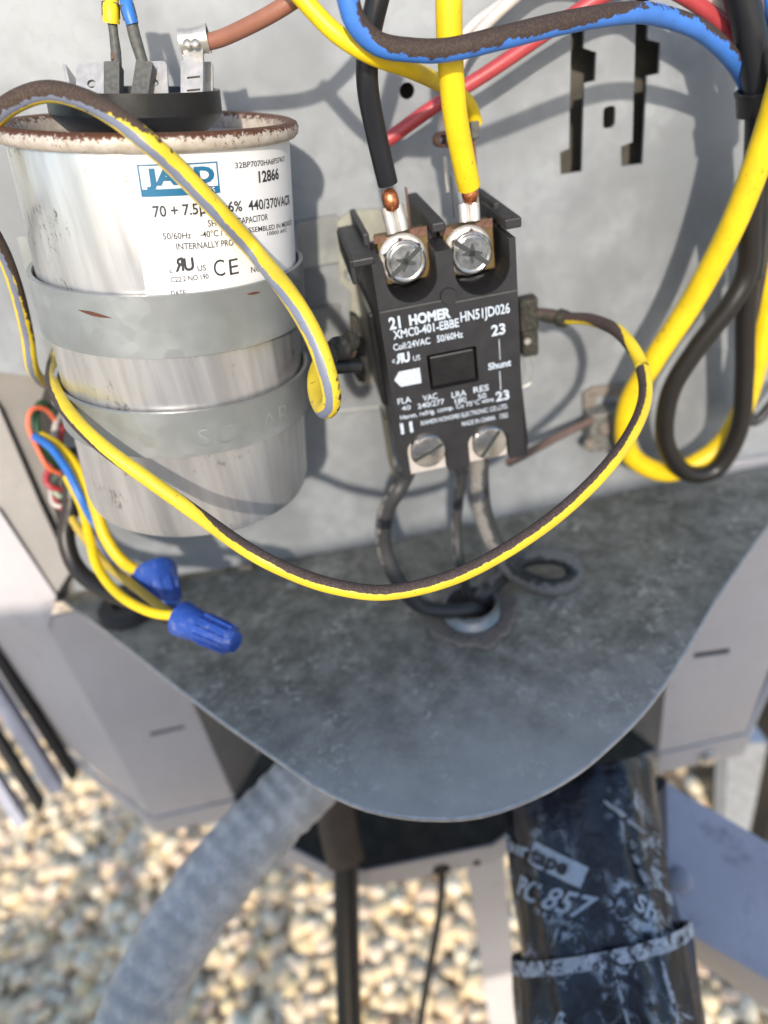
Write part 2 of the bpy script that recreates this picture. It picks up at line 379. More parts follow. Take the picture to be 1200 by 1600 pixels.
# left panel: front facet with lanced slit, angled outer facet and a dark inner return
vs, fs = sheet([(B0.x, B0.z), (B1.x, B1.z), (B2.x, B2.z), (B3.x, B3.z)], [[(-107, -249.3), (-107, -251.7), (-91.5, -251.4), (-91.5, -249.3)]], 1.2, lambda u, v, q: V((u, .6-q, v)))
put('left_front_panel', vs, fs, M['beige'], cab)
MB().box((-118, 3.5, -262), (-88, 4.5, -240)).put('slit_shade_plate', M['dark'], cab)  # dark plates added behind the slits to stand for the shade inside
MB().box((118, -26.5, -262), (152, -25.5, -230)).put('slit_shade_plate', M['dark'], cab)
facet('left_outer_panel', [(-124, 0, ZS-3), (-124, 0, -307), (-215, 95, -307), (-215, 95, ZS-3)], 1.2, M['beige'])
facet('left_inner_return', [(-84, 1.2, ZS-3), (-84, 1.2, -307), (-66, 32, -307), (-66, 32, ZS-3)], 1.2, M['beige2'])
# compartment under the shelf: dark backing plate stands in for its shade
MB().box((-66, 30, -305), (128, 33, ZS-3)).put('dark_backing', M['dark'], cab)
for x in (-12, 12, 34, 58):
    MB().box((x, 22, -305), (x+2.5, 30, ZS-3)).put('backing_rib', M['dark'], cab)
# right panel
vs, fs = sheet([(116, ZS-3), (116, -301), (158, -301), (172, ZS-3)], [[Vv for Vv in ((W(1084, 1021, -30)), (W(1140, 1013, -30)), (W(1140, 1021, -30)), (W(1084, 1029, -30)))]], 1.2, lambda u, v, q: V((u, -29.4-q, v)))
put('right_front_panel', vs, fs, M['beige'], cab)
facet('right_outer_panel', [(158, -29, -301), (172, -29, ZS-3), (260, 60, ZS-3), (245, 60, -301)], 1.2, M['beige'])
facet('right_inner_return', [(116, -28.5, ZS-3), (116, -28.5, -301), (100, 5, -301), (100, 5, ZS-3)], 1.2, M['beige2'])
# base rim: one folded strip
rimp = [Zp(x, y, -308) for x, y in ((-60, 930), (232, 1278), (366, 1254), (440, 1318), (505, 1352), (570, 1362), (770, 1322), (880, 1245), (1032, 1170), (1168, 1150), (1230, 1120))]
rimp[0] = V((-215, 92, -308)); rimp[-1] = V((245, 55, -308))
mb = MB()
for a, b in zip(rimp, rimp[1:]):
    t = (b-a).normalized(); nrm = V((-t.y, t.x, 0))
    mb.add([a, b, b+V((0, 0, -13)), a+V((0, 0, -13)), a+nrm*1.2, b+nrm*1.2, b+nrm*1.2+V((0, 0, -13)), a+nrm*1.2+V((0, 0, -13))],
           [(0, 1, 2, 3), (4, 5, 6, 7), (0, 1, 5, 4), (3, 2, 6, 7)])
mb.put('base_rim', M['beige'], cab)
MB().prism([V((p.x, p.y+1.5, -309.5)) for p in rimp[1:-1]]+[V((158, 34, -309.5)), V((-100, 34, -309.5))], (0, 0, -1)).put('base_pan', M['olive'], cab)
for (x, y, r) in ((690, 1358, 4), (745, 1348, 1.8), (572, 1388, 3.2)):
    p = None
    for a, b in zip(rimp, rimp[1:]):          # hit the rim face
        nn = V((-(b-a).y, (b-a).x, 0)).normalized(); d = ray(x, y); k = (a-CAM).dot(nn)/d.dot(nn); q = CAM+d*k
        if (q-a).dot(b-a) >= 0 and (q-b).dot(b-a) <= 0 and -322 < q.z < -307: p = q; pn = nn
    if p is not None:
        MB().cyl(p-pn*.3, p+pn*.1, r, n=18).put('punched_hole', M['blackm'], cab)
def boltat(p, nrm, r, h, name, parent, hexa=True):
    nrm = V(nrm).normalized(); mb = MB().cyl(p, p+nrm*h*.4, r*1.25, n=20).cyl(p+nrm*h*.35, p+nrm*h, r, r*.9, n=6 if hexa else 20)
    return mb.put(name, M['screw'], parent, bevel=.15)
pn = V((0, -1, 0)); sp0 = Yp(1105, 1182, -31)
MB().box((116, -31, -316), (158, -29.8, -301.5)).put('right_flange', M['beige'], cab, bevel=.4)
boltat(sp0, pn, 3.6, 3, 'screw', cab)
boltat(Yp(303, 1298, -1), pn, 3.4, 3, 'screw', cab)
MB().box((-124, -1.2, -319), (-84, 0, -307.5)).put('left_flange', M['beige'], cab, bevel=.4)
# support leg and channel rail
legc = Yp(775, 1400, -35)
MB().box((legc.x-13, -36, -558), (legc.x+6, -34.5, -322)).box((legc.x+4.5, -34.4, -558), (legc.x+6, -12, -322)).put('leg', M['beige'], cab, bevel=.3)
q = [Dp(1018, 1225, 305), Dp(1060, 1232, 305), Dp(1230, 1345, 290), Dp(1230, 1545, 270), Dp(1062, 1445, 285)]
ch = empty('support_rail', (q[4].x+40, q[4].y, -520), 'blue-grey channel rail running off to the lower right beside the taped pipe', 'rail')
facet('rail_web', [Dp(1040, 1222, 300), Dp(1300, 1375, 285), Dp(1300, 1590, 262), Dp(1045, 1440, 272)], 1.5, M['rail'], parent=ch)
facet('rail_flange', [Dp(1045, 1441, 272), Dp(1300, 1591, 262), Dp(1300, 1650, 280), Dp(1062, 1482, 290)], 1.5, M['beige'], parent=ch)
facet('gusset', [Dp(1018, 1218, 306), Dp(1042, 1222, 301), Dp(1048, 1440, 272), Dp(1022, 1330, 288)], 1.5, M['beige'], parent=ch)
for x, y, D in ((1031, 1226, 302), (1015, 1262, 300), (1033, 1358, 284)):
    p = Dp(x, y, D-1); MB().cyl(p, p+Fw*1.2, 3.2, n=16).put('bolt_hole', M['blackm'], ch)
ps = Dp(1062, 1375, 279); MB().lathe(ps, ray(1062, 1375), [(.01, -1.2), (3, -1.1), (4.5, -.2), (4.7, .6)], 20).put('rivet', M['rail'], ch, smooth=True)
post = MB().prism([Dp(1138, 1160, 395), Dp(1200, 1160, 395), Dp(1165, 1330, 470), Dp(1130, 1330, 470)], (0, 12, 0)).put('support_post', mat('white_post_paint', (.62, .64, .68), .5), None)
tag(post, 'pale upright post seen behind the right end of the base, above the rail', 'post')
pst = MB().box((228, 20, -559), (262, 110, -330)).put('dark_block', M['black'], None, bevel=2)  # plain black box filling the dark area at the far right
tag(pst, 'dark block at the far right edge under the right panel', 'block')
# left side wall of the bay and corner post
facet('recess_plate', [Yp(-160, 560, 9), Yp(150, 560, 9), Yp(170, 940, 9), Yp(-160, 940, 9)], 1, M['recess'], bevel=0)
# opening behind the low voltage wires
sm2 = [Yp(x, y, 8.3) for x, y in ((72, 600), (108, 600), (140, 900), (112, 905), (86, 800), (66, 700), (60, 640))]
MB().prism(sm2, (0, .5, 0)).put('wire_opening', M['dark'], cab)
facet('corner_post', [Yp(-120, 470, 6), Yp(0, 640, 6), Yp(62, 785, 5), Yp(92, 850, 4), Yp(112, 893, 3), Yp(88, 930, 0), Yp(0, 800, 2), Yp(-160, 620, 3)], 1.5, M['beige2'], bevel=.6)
facet('corner_cover', [Yp(-160, 640, 1), Yp(0, 800, 0), Yp(88, 932, -1.4), (-124, -1.2, ZS-8), (-215, 92, ZS-60), (-260, 60, ZS-10)], 1.0, M['beige'], bevel=.6)
# side coil guard far left
cg = empty('coil_guard', (-240, 130, -300), 'dark louvred coil guard at the left edge, seen past the beige corner', 'guard')
for i, (d, wd, mm) in enumerate(((0, 5, 'blackm'), (10, 8, 'rail'), (24, 5, 'blackm'), (36, 7, 'rail'))):
    a, b = V((-330+d*1.2, 165-d, -180)), V((-190+d*.2, 100-d*.2, -345))
    a = Dp(-70-d*2.2, 915+d*2, 345); b = Dp(120-d*2.2, 1215+d*2.0, 400)
    MB().prism([a, b, b+V((-wd*.9, 0, -2)), a+V((-wd*.9, 0, -2))], (0, 6, 0)).put('louvre', M[mm], cg)

# ================================================================ ground
MB().add([(-9e4, -9e4, -GZ), (9e4, -9e4, -GZ), (9e4, 9e4, -GZ), (-9e4, 9e4, -GZ)], [(0, 1, 2, 3)]).put('ground', None, None, kind='structure')
N = NT('pebble_ground'); vo = N.n('ShaderNodeTexVoronoi'); vo.inputs['Scale'].default_value = 1/14; N.l(N.co, vo.inputs['Vector'])
bw = N.n('ShaderNodeRGBToBW'); N.l(vo.outputs['Color'], bw.inputs[0])
c1 = N.mix(bw.outputs[0], (.45, .36, .26), (.7, .6, .46)); N.bump(vo.outputs['Distance'], 1, -6)
bpy.data.objects['ground'].data.materials.append(N.set(c1, .8))
def gravel():
    bm = bmesh.new(); bmesh.ops.create_icosphere(bm, subdivisions=2, radius=1)
    bv = [v.co.copy() for v in bm.verts]; bf = [tuple(v.index for v in f.verts) for f in bm.faces]; bm.free()
    protos = []
    for k in range(6):
        off = V((k*7.3, 0, 0)); protos.append([v*(1+.22*mnoise.noise(v*1.1+off)) for v in bv])
    vs, fs = [], []; R = random.Random(3)
    cell = 8.6
    for layer in (0, 1):
        x = -560.0
        while x < 420:
            y = -130.0
            while y < 560:
                # keep only what any nearby viewpoint could see
                if R.random() < (.98 if layer == 0 else .62):
                    r = R.uniform(3.6, 7.6)*(1.25 if R.random() < .13 else 1)
                    c = V((x+R.uniform(-4, 4), y+R.uniform(-4, 4), -GZ+(3.0 if layer == 0 else 8.5)+R.uniform(-1.2, 1.8)))
                    sx_, sy_, sz_ = r*R.uniform(.9, 1.35), r*R.uniform(.8, 1.05), r*R.uniform(.55, .8)
                    m = Matrix.Rotation(R.uniform(0, 6.28), 3, 'Z') @ Matrix.Rotation(R.uniform(-.45, .45), 3, 'X') @ Matrix.Diagonal((sx_, sy_, sz_))
                    p = protos[R.randrange(6)]; n = len(vs)
                    vs += [c+m@q for q in p]; fs += [(a+n, b+n, d+n) for a, b, d in bf]
                y += cell*(1 if layer == 0 else 1.25)
            x += cell*(1 if layer == 0 else 1.25)
    N = NT('pebbles'); g = N.n('ShaderNodeNewGeometry'); cr = N.n('ShaderNodeValToRGB'); N.l(g.outputs['Random Per Island'], cr.inputs[0])
    cols = [(0, (.76, .60, .40)), (.16, (.84, .67, .43)), (.3, (.88, .77, .57)), (.42, (.82, .62, .45)), (.5, (.87, .77, .59)), (.64, (.84, .66, .38)), (.75, (.66, .54, .40)), (.86, (.86, .70, .45)), (.95, (.85, .69, .53))]
    e = cr.color_ramp.elements; cr.color_ramp.interpolation = 'CONSTANT'
    e[0].position = 0; e[0].color = cols[0][1]+(1,); e[1].position = cols[1][0]; e[1].color = cols[1][1]+(1,)
    for p, c in cols[2:]: q = e.new(p); q.color = c+(1,)
    c1 = N.mix(N.math('MULTIPLY', N.step(N.noise(3, 6), .5, .75), .4), cr.outputs[0], (.30, .22, .15)); N.bump(N.noise(1.2), .2, .2)
    o = put('gravel', vs, fs, N.set(c1, .6), None, smooth=True, kind='stuff'); o['label'] = 'rounded tan, cream and pinkish pebbles covering the ground'; o['category'] = 'gravel'
gravel()

# ================================================================ run capacitor
CA = (-Rt*20 - Up*1846 + Fw*1155).normalized(); C0 = Dp(235, 190, 166)
class Cyl:
    def __init__(s, C, a, front=V((0, -1, 0))):
        s.C = V(C); s.a = V(a).normalized(); s.f = (front-s.a*front.dot(s.a)).normalized(); s.e = s.f.cross(s.a)
        if s.e.dot(Rt) < 0: s.e = -s.e
    def P(s, th, h, r): return s.C+s.a*h+(s.e*math.sin(th)+s.f*math.cos(th))*r
    def hit(s, x, y, r):
        d = ray(x, y); o = CAM-s.C; d2 = d-s.a*d.dot(s.a); o2 = o-s.a*o.dot(s.a)
        A, B, Cc = d2.dot(d2), 2*o2.dot(d2), o2.dot(o2)-r*r; disc = max(0, B*B-4*A*Cc); t = (-B-math.sqrt(disc))/(2*A)
        q = CAM+d*t-s.C; h = q.dot(s.a); q -= s.a*h; return math.atan2(q.dot(s.e), q.dot(s.f)), h
cc = Cyl(C0, CA); RB = 30.8
cap = empty('run_capacitor', C0+CA*94, 'round silver capacitor with white label and rusty rim, held by two metal straps', 'capacitor')
HB = 93.5
MB().lathe(C0, CA, [(30.6, 2), (RB, 5), (RB, HB-4), (RB-.6, HB-1.5), (RB-2.5, HB), (.01, HB)], 96, cc.f).put('can', M['can'], cap, smooth='auto')
# rim is built upright about z then laid on the axis so its rust follows the top edge
rimprof = [(29.4, 3.2), (29.3, .9), (30.2, -.1), (31.6, -.45), (32.7, 0), (33.1, .9), (32.9, 2.2), (32.1, 3.0), (30.9, 3.3)]
ro = MB().lathe(V((0, 0, 0)), V((0, 0, -1)), rimprof, 120).put('rim', M['rim'], cap, smooth=True)
ro.rotation_euler = (-CA).to_track_quat('Z', 'Y').to_euler(); ro.location = (C0+CA*1.4-LOC[cap])*S
MB().lathe(C0, CA, [(29.3, 3.2), (24, 3.6), (.01, 3.4)], 64).put('lid', M['steel'], cap, smooth=True)
cu = C0-CA*0+cc.e*(-3.0)+V((0, 4, 0))
MB().lathe(cu, -CA, [(13.5, -3.4), (15.8, -1.8), (18.3, .6), (18.9, 1.6), (18.9, 6.0), (17.9, 6.0), (16.2, 0.6), (.01, .4)], 72).put('terminal_cup', M['black'], cap, smooth='auto')
# label on the front of the can
def capfn(r=RB): return lambda s, h, l: cc.P(s/r, -h, r+l)
a0 = cc.hit(203, 300, RB)[0]; a1 = math.radians(84); s0, s1 = a0*RB, a1*RB
hT = -cc.hit(330, 238, RB)[1]; hB = -(cc.hit(240, 462, 32)[1]+3)
lab = MB(); nn = 40
for i in range(nn+1):
    s = s0+(s1-s0)*i/nn
    for h in (hT+.8, hB): lab.v.append(capfn()(s, h, .07))
lab.f = [(2*i, 2*i+2, 2*i+3, 2*i+1) for i in range(nn)]
label = lab.put('label', M['label'], cap, smooth=True)
cf = capfn()
def ct(mb, s, xl, yl, xr, yr, px, bold=.012, mirror=False):
    a, h = cc.hit(xl, yl, RB); b, h2 = cc.hit(xr, yr, RB); hh = cc.hit(xl, yl-px, RB)[1]
    textbox(mb, s, a*RB, -h, b*RB, h-hh, cf, bold, .13, -h2, mirror)
ink = MB()
for a in [("12866", 404, 285, 435, 279, 17, .03), ("32BP7070HA6P37417", 367, 263, 444, 252, 9, .01), ("70 + 7.5µF", 240, 339, 331, 332, 17, .022), ("±6%  440/370VACR", 345, 331, 452, 318, 16, .018),
          ("SH  S2     CAPACITOR", 325, 354, 418, 343, 10, .012), ("50/60Hz    -40°C / 70°C", 255, 374, 373, 365, 10, .012), ("ASSEMBLED IN MEXICO", 380, 364, 455, 350, 8, .01),
          ("10000 AFC", 417, 368, 447, 362, 6, .01), ("INTERNALLY PROTECTED", 276, 390, 398, 378, 10, .012),
          ("c", 265, 427, 270, 426, 8, .01), ("US", 309, 424, 322, 422, 9, .01), ("C22.2 NO.190", 267, 441, 326, 435, 8, .01), ("C", 335, 432, 352, 430, 26, .0), ("E", 359, 430, 373, 427, 25, .0),
          ("E220", 394, 411, 415, 407, 9, .01), ("NO PCB", 392, 426, 425, 419, 9, .01), ("DATE:", 268, 462, 292, 461, 8, .01)]:
    ct(ink, *a)
ct(ink, "R", 274, 424, 288, 422, 20, .035, True); ct(ink, "U", 288, 423, 304, 421, 19, .035)
ink.put('printing', M['ink'], label)
def cp(x, y): a, h = cc.hit(x, y, RB); return a*RB, -h
tl = MB(); (xa, ya), (xb, yb), (xc, yc) = cp(219, 296), cp(345, 282), cp(222, 308)
top = cp(215, 257)[1]; le, re = cp(217, 280)[0], cp(341, 270)[0]
quadbox(tl, le, yc, re, ya, cf, .12)
for (u0, v0, u1, v1) in ((le, ya, le+.35, top), (re-.35, ya, re, top), (le, top-.3, re, top)): quadbox(tl, u0, v0, u1, v1, cf, .12, 12)
textbox(tl, "JARD", le+1.2, ya+.8, re-.9, (top-ya)-1.7, cf, .055, .13)
tl.put('logo', M['teal'], label)
t3 = MB(); textbox(t3, "by MARS", le+(re-le)*.62, (ya+yc)/2-.55, re-1.2, 1.1, cf, .01, .2); t3.put('logo_caption', M['label'], label)

# straps
def strap(h0, h1, name, label_, text=None):
    vs = []; n = 56; R = 31.6; th = 1.0
    ring = []
    for i in range(n+1):
        a = math.radians(-105+210*i/n); ring.append(a)
    for rr in (R, R+th):
        pass
    path = []
    yw = -1.2
    for a in ring: path.append((cc.P(a, 0, R+.5), a))
    mb = MB(); rows = []
    for a in ring:
        rows.append([cc.P(a, h0, R), cc.P(a, h0, R+th), cc.P(a, h1, R+th), cc.P(a, h1, R)])
    for sgn, at_ in ((-1, 0), (1, len(rows))):
        base = rows[0] if sgn < 0 else rows[-1]
        dv = cc.e*(sgn*2.0)+V((0, 1, 0))
        r1 = [V((p.x+sgn*(1.5), -1.8, p.z)) for p in base]
        r2 = [V((p.x+sgn*14, -1.8-(.0 if k in (0, 3) else .0), p.z)) for k, p in enumerate(base)]
        r1 = [V((p.x, -0.6 if k in (0, 3) else -1.6, p.z)) for k, p in enumerate(r1)]; r2 = [V((p.x, -0.6 if k in (0, 3) else -1.6, p.z)) for k, p in enumerate(r2)]
        rows = [r2, r1]+rows if sgn < 0 else rows+[r1, r2]
    for r in rows: mb.v += r
    k = len(rows)
    for i in range(k-1):
        for j in range(4): mb.f.append((i*4+j, i*4+(j+1) % 4, i*4+4+(j+1) % 4, i*4+4+j))
    mb.f += [(0, 1, 2, 3), (k*4-4, k*4-3, k*4-2, k*4-1)]
    o = empty(name, cc.P(0, h1, R), label_, 'strap', 'metal straps around the capacitor')
    mb.put('band', M['galv2'], o, smooth='auto')
    if text:
        t = MB(); f2 = lambda s, h, l: cc.P(s/R, -h, R+th+l)
        a, h = cc.hit(312, 700, R+1); b, h2 = cc.hit(452, 655, R+1)
        textbox(t, text, a*R, -h, b*R, 5.0, f2, -.005, .12, -h2); t.put('embossed_mark', M['galv2'], o)
    # small rust scratches
    return o
hs1 = cc.hit(240, 462, 32)[1], cc.hit(260, 559, 32)[1]; hs2 = cc.hit(260, 645, 32)[1], cc.hit(270, 714, 32)[1]
s1o = strap(hs1[0], hs1[1], 'mounting_strap', 'upper grey metal strap around the capacitor, just under its label')
s2o = strap(hs2[0], hs2[1], 'mounting_strap', 'lower grey metal strap around the capacitor, with stamped characters', 'SCP-AR')
M['scr'] = mat('rust_scratch', (.10, .035, .02), .8)
for (x0, y0, x1, y1, wd) in ((122, 484, 176, 497, .45), (385, 460, 408, 456, .3)):
    (p0, h0), (p1, h1) = cc.hit(x0, y0, 32.6), cc.hit(x1, y1, 32.6)
    ps = [cc.P(p0+(p1-p0)*t, h0+(h1-h0)*t+wd*k*math.sin(math.pi*min(1, t+.02)), 32.68) for k in (-1, 1) for t in [i/8 for i in range(9)]]
    MB().add(ps, [(i, i+1, i+10, i+9) for i in range(8)]).put('rust_scratch', M['scr'], s1o)

# spade tabs in the cup
def tab(name, x0, y0, x1, y1, D, parent, m='steel', tilt=0, hole=True, depthv=None, th=.8, r=1.2):
    """flat blade whose face spans the pixel box, standing in the cup"""
    a, b, c = Dp(x0, y1, D), Dp(x1, y1+tilt, D), Dp(x0, y0, D)
    ex = (b-a); wdt = ex.length; ex.normalize(); ey = (c-a); ey -= ex*ey.dot(ex); hgt = ey.length; ey.normalize(); ez = ex.cross(ey)
    hs = []
    if hole: hs = [[(wdt/2+wdt*.14*math.cos(t/14*6.2832), hgt*.42+wdt*.14*math.sin(t/14*6.2832)) for t in range(14)]]
    vs, fs = sheet(rrect(0, -1.2, wdt, hgt, min(r, wdt*.3)), hs, th, lambda u, v, q: a+ex*u+ey*v+ez*q)
    return put(name, vs, fs, M[m], parent, bevel=.12)
tab('spade_tab', 120, 100, 168, 156, 168, cap)
tab('spade_tab', 226, 98, 264, 157, 167, cap, tilt=-2)
for (x0, y0, x1, y1, D) in ((97, 100, 108, 150, 170),):
    a = Dp(x0, y0, D); b = Dp(x0+6, y0, D); c = Dp(x1+5, y1, D); d = Dp(x1-1, y1, D)
    MB().prism([a, b, c, d], Fw*6).put('spade_tab', M['steel'], cap, bevel=.12)
tab('spade_tab', 283, 96, 294, 155, 166, cap, hole=False)
tab('spade_tab', 316, 98, 333, 156, 167, cap, hole=False)
# bright flag connector with the brown wire
br = empty('brown_wire_lead', Dp(300, 150, 160), 'brown wire crimped in a bright flag connector on the capacitor, right of the other tabs', 'wire')
tab('connector_body', 288, 62, 318, 150, 161, br, hole=False, th=1.4)
a, b = Dp(282, 66, 161), Dp(326, 60, 161)
MB().lathe(a, b-a, [(.01, 0), (2.7, 0), (2.4, (b-a).length*.5), (2.9, (b-a).length), (2.2, (b-a).length)], 20).put('crimp_barrel', M['steel'], br, smooth='auto')
mb = MB()
for k in (292, 304): mb.lathe(Dp(k, 66, 157.8), Fw, [(.01, 0), (.9, .1), (.9, .5)], 12)
mb.put('crimp_dimples', M['steel'], br, smooth=True)
for y in (120, 140): MB().prism([Dp(292, y, 160), Dp(312, y-2, 160), Dp(312, y, 160), Dp(292, y+2, 160)], Fw*.3).put('slit', M['ink'], br)
tube('wire', [Dp(322, 66, 161), Dp(345, 60, 160), Dp(385, 42, 156), Dp(430, 18, 152), Dp(475, -12, 150), Dp(530, -60, 150)], (2, 25), M['w_brown'], br)
# two dirty leads with grey sleeves
l1 = empty('yellow_lead', Dp(178, 150, 166), 'black-taped yellow lead pushed on the capacitor, left of its blue neighbour', 'wire')
tab('sleeve', 166, 102, 190, 156, 165, l1, 'heat', hole=False, th=3, r=.3)
tube('crimp', [Dp(182, 104, 165.5), Dp(181, 80, 165), Dp(178, 55, 164), Dp(175, 30, 163)], (1, 15), M['heat'], l1, wob=.25)
MB().prism([Dp(172, 84, 164), Dp(178, 80, 164), Dp(178, 92, 164), Dp(174, 93, 164)], Fw*1).put('copper_strand', M['coppero'], l1)
tube('wire', [Dp(174, 36, 163), Dp(173, 15, 162), Dp(172, -30, 162)], (0, 25), M['w_yel'], l1)
tube('tape_band', [Dp(173.5, 27, 162.9), Dp(173, 5, 162.0)], (0, 27.5), M['heat'], l1)
l2 = empty('blue_lead', Dp(232, 150, 166), 'blue lead pushed on the capacitor by a grey sleeved connector, right of the yellow one', 'wire')
tab('sleeve', 208, 98, 234, 152, 165, l2, 'heat', hole=False, th=3, tilt=4, r=.3)
tube('crimp', [Dp(226, 108, 166), Dp(219, 85, 165), Dp(210, 55, 164), Dp(204, 28, 163)], (1, 18), M['heat'], l2, wob=.25)
tube('wire', [Dp(207, 38, 163), Dp(200, 15, 162), Dp(192, -30, 162)], (0, 20), M['lvblue'], l2)
tube('tape_band', [Dp(204, 30, 163.2), Dp(198, 8, 162.0)], (0, 22.5), M['heat'], l2)

# ================================================================ contactor
FY = -55
con = empty('contactor', (34, 0, -112), 'black contactor relay with pale blue printing, two top screws and two bottom screws', 'contactor')
def Fp(x, y, Y=FY): p = Yp(x, y, Y); return (p.x, p.z)
x0, x1, z0, z1 = 16.4, 51.2, -111.7, -51.0
def uarc(xl, xr, zt, zb, n=14):
    cx = (xl+xr)/2; r = (xr-xl)/2; pts = [(xl, zt)]
    for i in range(n+1):
        t = math.pi+math.pi*i/n; pts.append((cx+r*math.cos(t), zb+r+r*math.sin(t)))
    return pts+[(xr, zt)]
wA = (Fp(603, 440)[0], Fp(683, 425)[0], Fp(640, 474)[1]); wB = (Fp(710, 425)[0], Fp(797, 412)[0], Fp(755, 461)[1])
topz = z1
lugA = (Fp(637, 720)[0], Fp(699, 720)[0], Fp(668, 680)[1]); lugB = (Fp(731, 705)[0], Fp(795, 700)[0], Fp(763, 668)[1])
def darc(xl, xr, zb, zt, n=12):
    cx = (xl+xr)/2; r = (xr-xl)/2
    return [(xl, zb)]+[(cx-r*math.cos(math.pi*i/n), zt-r*.8+r*.8*math.sin(math.pi*i/n)) for i in range(n+1)]+[(xr, zb)]
outl = [(x0, topz)]+uarc(wA[0], wA[1], topz, wA[2])+uarc(wB[0], wB[1], topz, wB[2])+[(x1, topz), (x1, z0)]+list(reversed(darc(lugB[0], lugB[1], z0, lugB[2])))+list(reversed(darc(lugA[0], lugA[1], z0, lugA[2])))+[(x0, z0)]
bx0, bx1, bz0, bz1 = Fp(668, 570)[0], Fp(746, 565)[0], Fp(705, 604)[1], Fp(705, 548)[1]
vs, fs = sheet(outl, [rrect(bx0, bz0, bx1, bz1, .5)], 12, lambda u, v, q: V((u, FY+6-q, v)))
put('housing_face', vs, fs, M['plastic'], con, bevel=.3)
# walls behind the face
mb = MB()
mb.box((x0+.4, -43, z0+6), (x1-.4, -2, wA[2]-.5))           # core
mb.put('housing_core', M['plastic'], con, bevel=.4)
mb = MB()
mb.box((x0, -42.9, wA[2]-1), (x0+1.6, -14, -47)); mb.box((x1-1.6, -42.9, wA[2]-1), (x1, -14, -45.5)); mb.box((32.6, -42.9, wA[2]-1), (34.9, -16, -45.5))
mb.put('barrier_walls', M['plastic'], con, bevel=.3)
mb = MB(); mb.box((x1-2.0, -54, -49.4), (x1+2.0, -18, -47)); mb.box((x0-4.5, -54, -51.5), (x0+1, -20, -49.6)); mb.box((32.2, -52, -47.5), (35.4, -16, -45.3))
mb.box((x0-5.0, -53.5, -55.5), (x0-3.6, -22, -49.7))
mb.put('barrier_caps', M['plastic'], con, bevel=.4)
MB().box((x0+1.7, -40, wA[2]-.4), (x1-1.7, -39, -50)).box((x0+1.7, -39, wA[2]-.4), (x1-1.7, -20, -58)).put('well_floor', M['black'], con)
# fine ribs and ledges on the face
mb = MB()
pa, pb = Fp(590, 489), Fp(690, 472); mb.box((x0+.2, FY-.35, pa[1]-.15), (pb[0], FY-.01, pa[1]+.15))
pa, pb = Fp(711, 472), Fp(800, 460); mb.box((pa[0], FY-.35, pa[1]-.15), (x1-.2, FY-.01, pa[1]+.15))
mb.put('face_ridge', M['plastic2'], con)
MB().lathe(V((Fp(700, 460)[0], FY, Fp(700, 462)[1])), V((0, -1, 0)), [(.01, .5), (1.9, .5), (2.1, 0)], 20).put('moulded_boss', M['plastic'], con)
# button
MB().box((bx0+.7, FY+.2, bz0+.7), (bx1-.7, FY+5, bz1-.7)).put('button', M['black'], con, bevel=.4)
MB().box((bx0-.2, FY+8, bz0-.2), (bx1+.2, FY+9, bz1+.2)).put('button_well', M['black'], con)
# printing
pr = MB(); fn = lambda u, v, l: V((u, FY-l, v))
def ft(s, xl, yl, xr, px, bold=.02, mb=pr, dz=0, mirror=False):
    a = Fp(xl, yl); b = Fp(xr, yl-(xr-xl)*.15); h = Fp(xl, yl-px)[1]-a[1]
    textbox(mb, s, a[0], a[1]+dz, b[0], h, fn, bold, .06, mirror=mirror)
for a in [("21", 609, 515, 627, 18, .035), ("HOMER", 640, 508, 705, 15, .05), ("HN51JD026", 720, 503, 797, 15, .02), ("XMC0-401-EBBE", 615, 530, 718, 13, .025), ("Coil:24VAC   50/60Hz", 615, 548, 724, 10, .02),
          ("c", 613, 567, 618, 7, .02), ("US", 646, 564, 657, 8, .01), ("23", 768, 525, 790, 16, .03), ("Shunt", 763, 578, 799, 10, .03), ("23", 775, 627, 796, 14, .03),
          ("FLA", 622, 632, 643, 9, .015), ("VAC", 661, 627, 684, 9, .015), ("LRA", 706, 622, 729, 9, .015), ("RES", 740, 614, 764, 9, .015), ("40", 628, 642, 642, 7, .01), ("240/277", 653, 639, 695, 8, .015), ("180", 711, 631, 729, 8, .01), ("50", 747, 624, 760, 8, .01),
          ("Herm. refrig. comp. Cu 75°C wire", 626, 656, 772, 7, .015), ("XIAMEN HONGMEI ELECTRONIC CO.,LTD.", 657, 665, 794, 7, .012), ("MADE IN CHINA   1252", 722, 666, 794, 7, .012), ("11", 627, 678, 646, 16, .035)]:
    ft(*a)
ft("R", 619, 568, 630, 14, .05, mirror=True); ft("U", 630, 566, 641, 14, .05)
for (xa, ya, xb, yb) in ((779, 530, 782, 562), (780, 580, 783, 609)):
    a, b = Fp(xa, ya), Fp(xb, yb); pr.add([fn(a[0], a[1], .06), fn(b[0], a[1], .06), fn(b[0], b[1], .06), fn(a[0], b[1], .06)], [(0, 1, 2, 3)])
ar = [Fp(*q) for q in ((616, 594), (623, 580), (656, 577), (659, 604), (626, 609))]
zl = ar[0][1]; ar = [(ar[0][0], (ar[1][1]+ar[4][1])/2+.4), (ar[1][0], ar[2][1]+.5), (ar[2][0], ar[2][1]+.5), (ar[2][0], ar[4][1]+.8), (ar[1][0], ar[4][1]+.8)]
pr.add([fn(u, v, .06) for u, v in ar], [(0, 1, 2, 3, 4)])
pr.put('printing', M['print'], con)
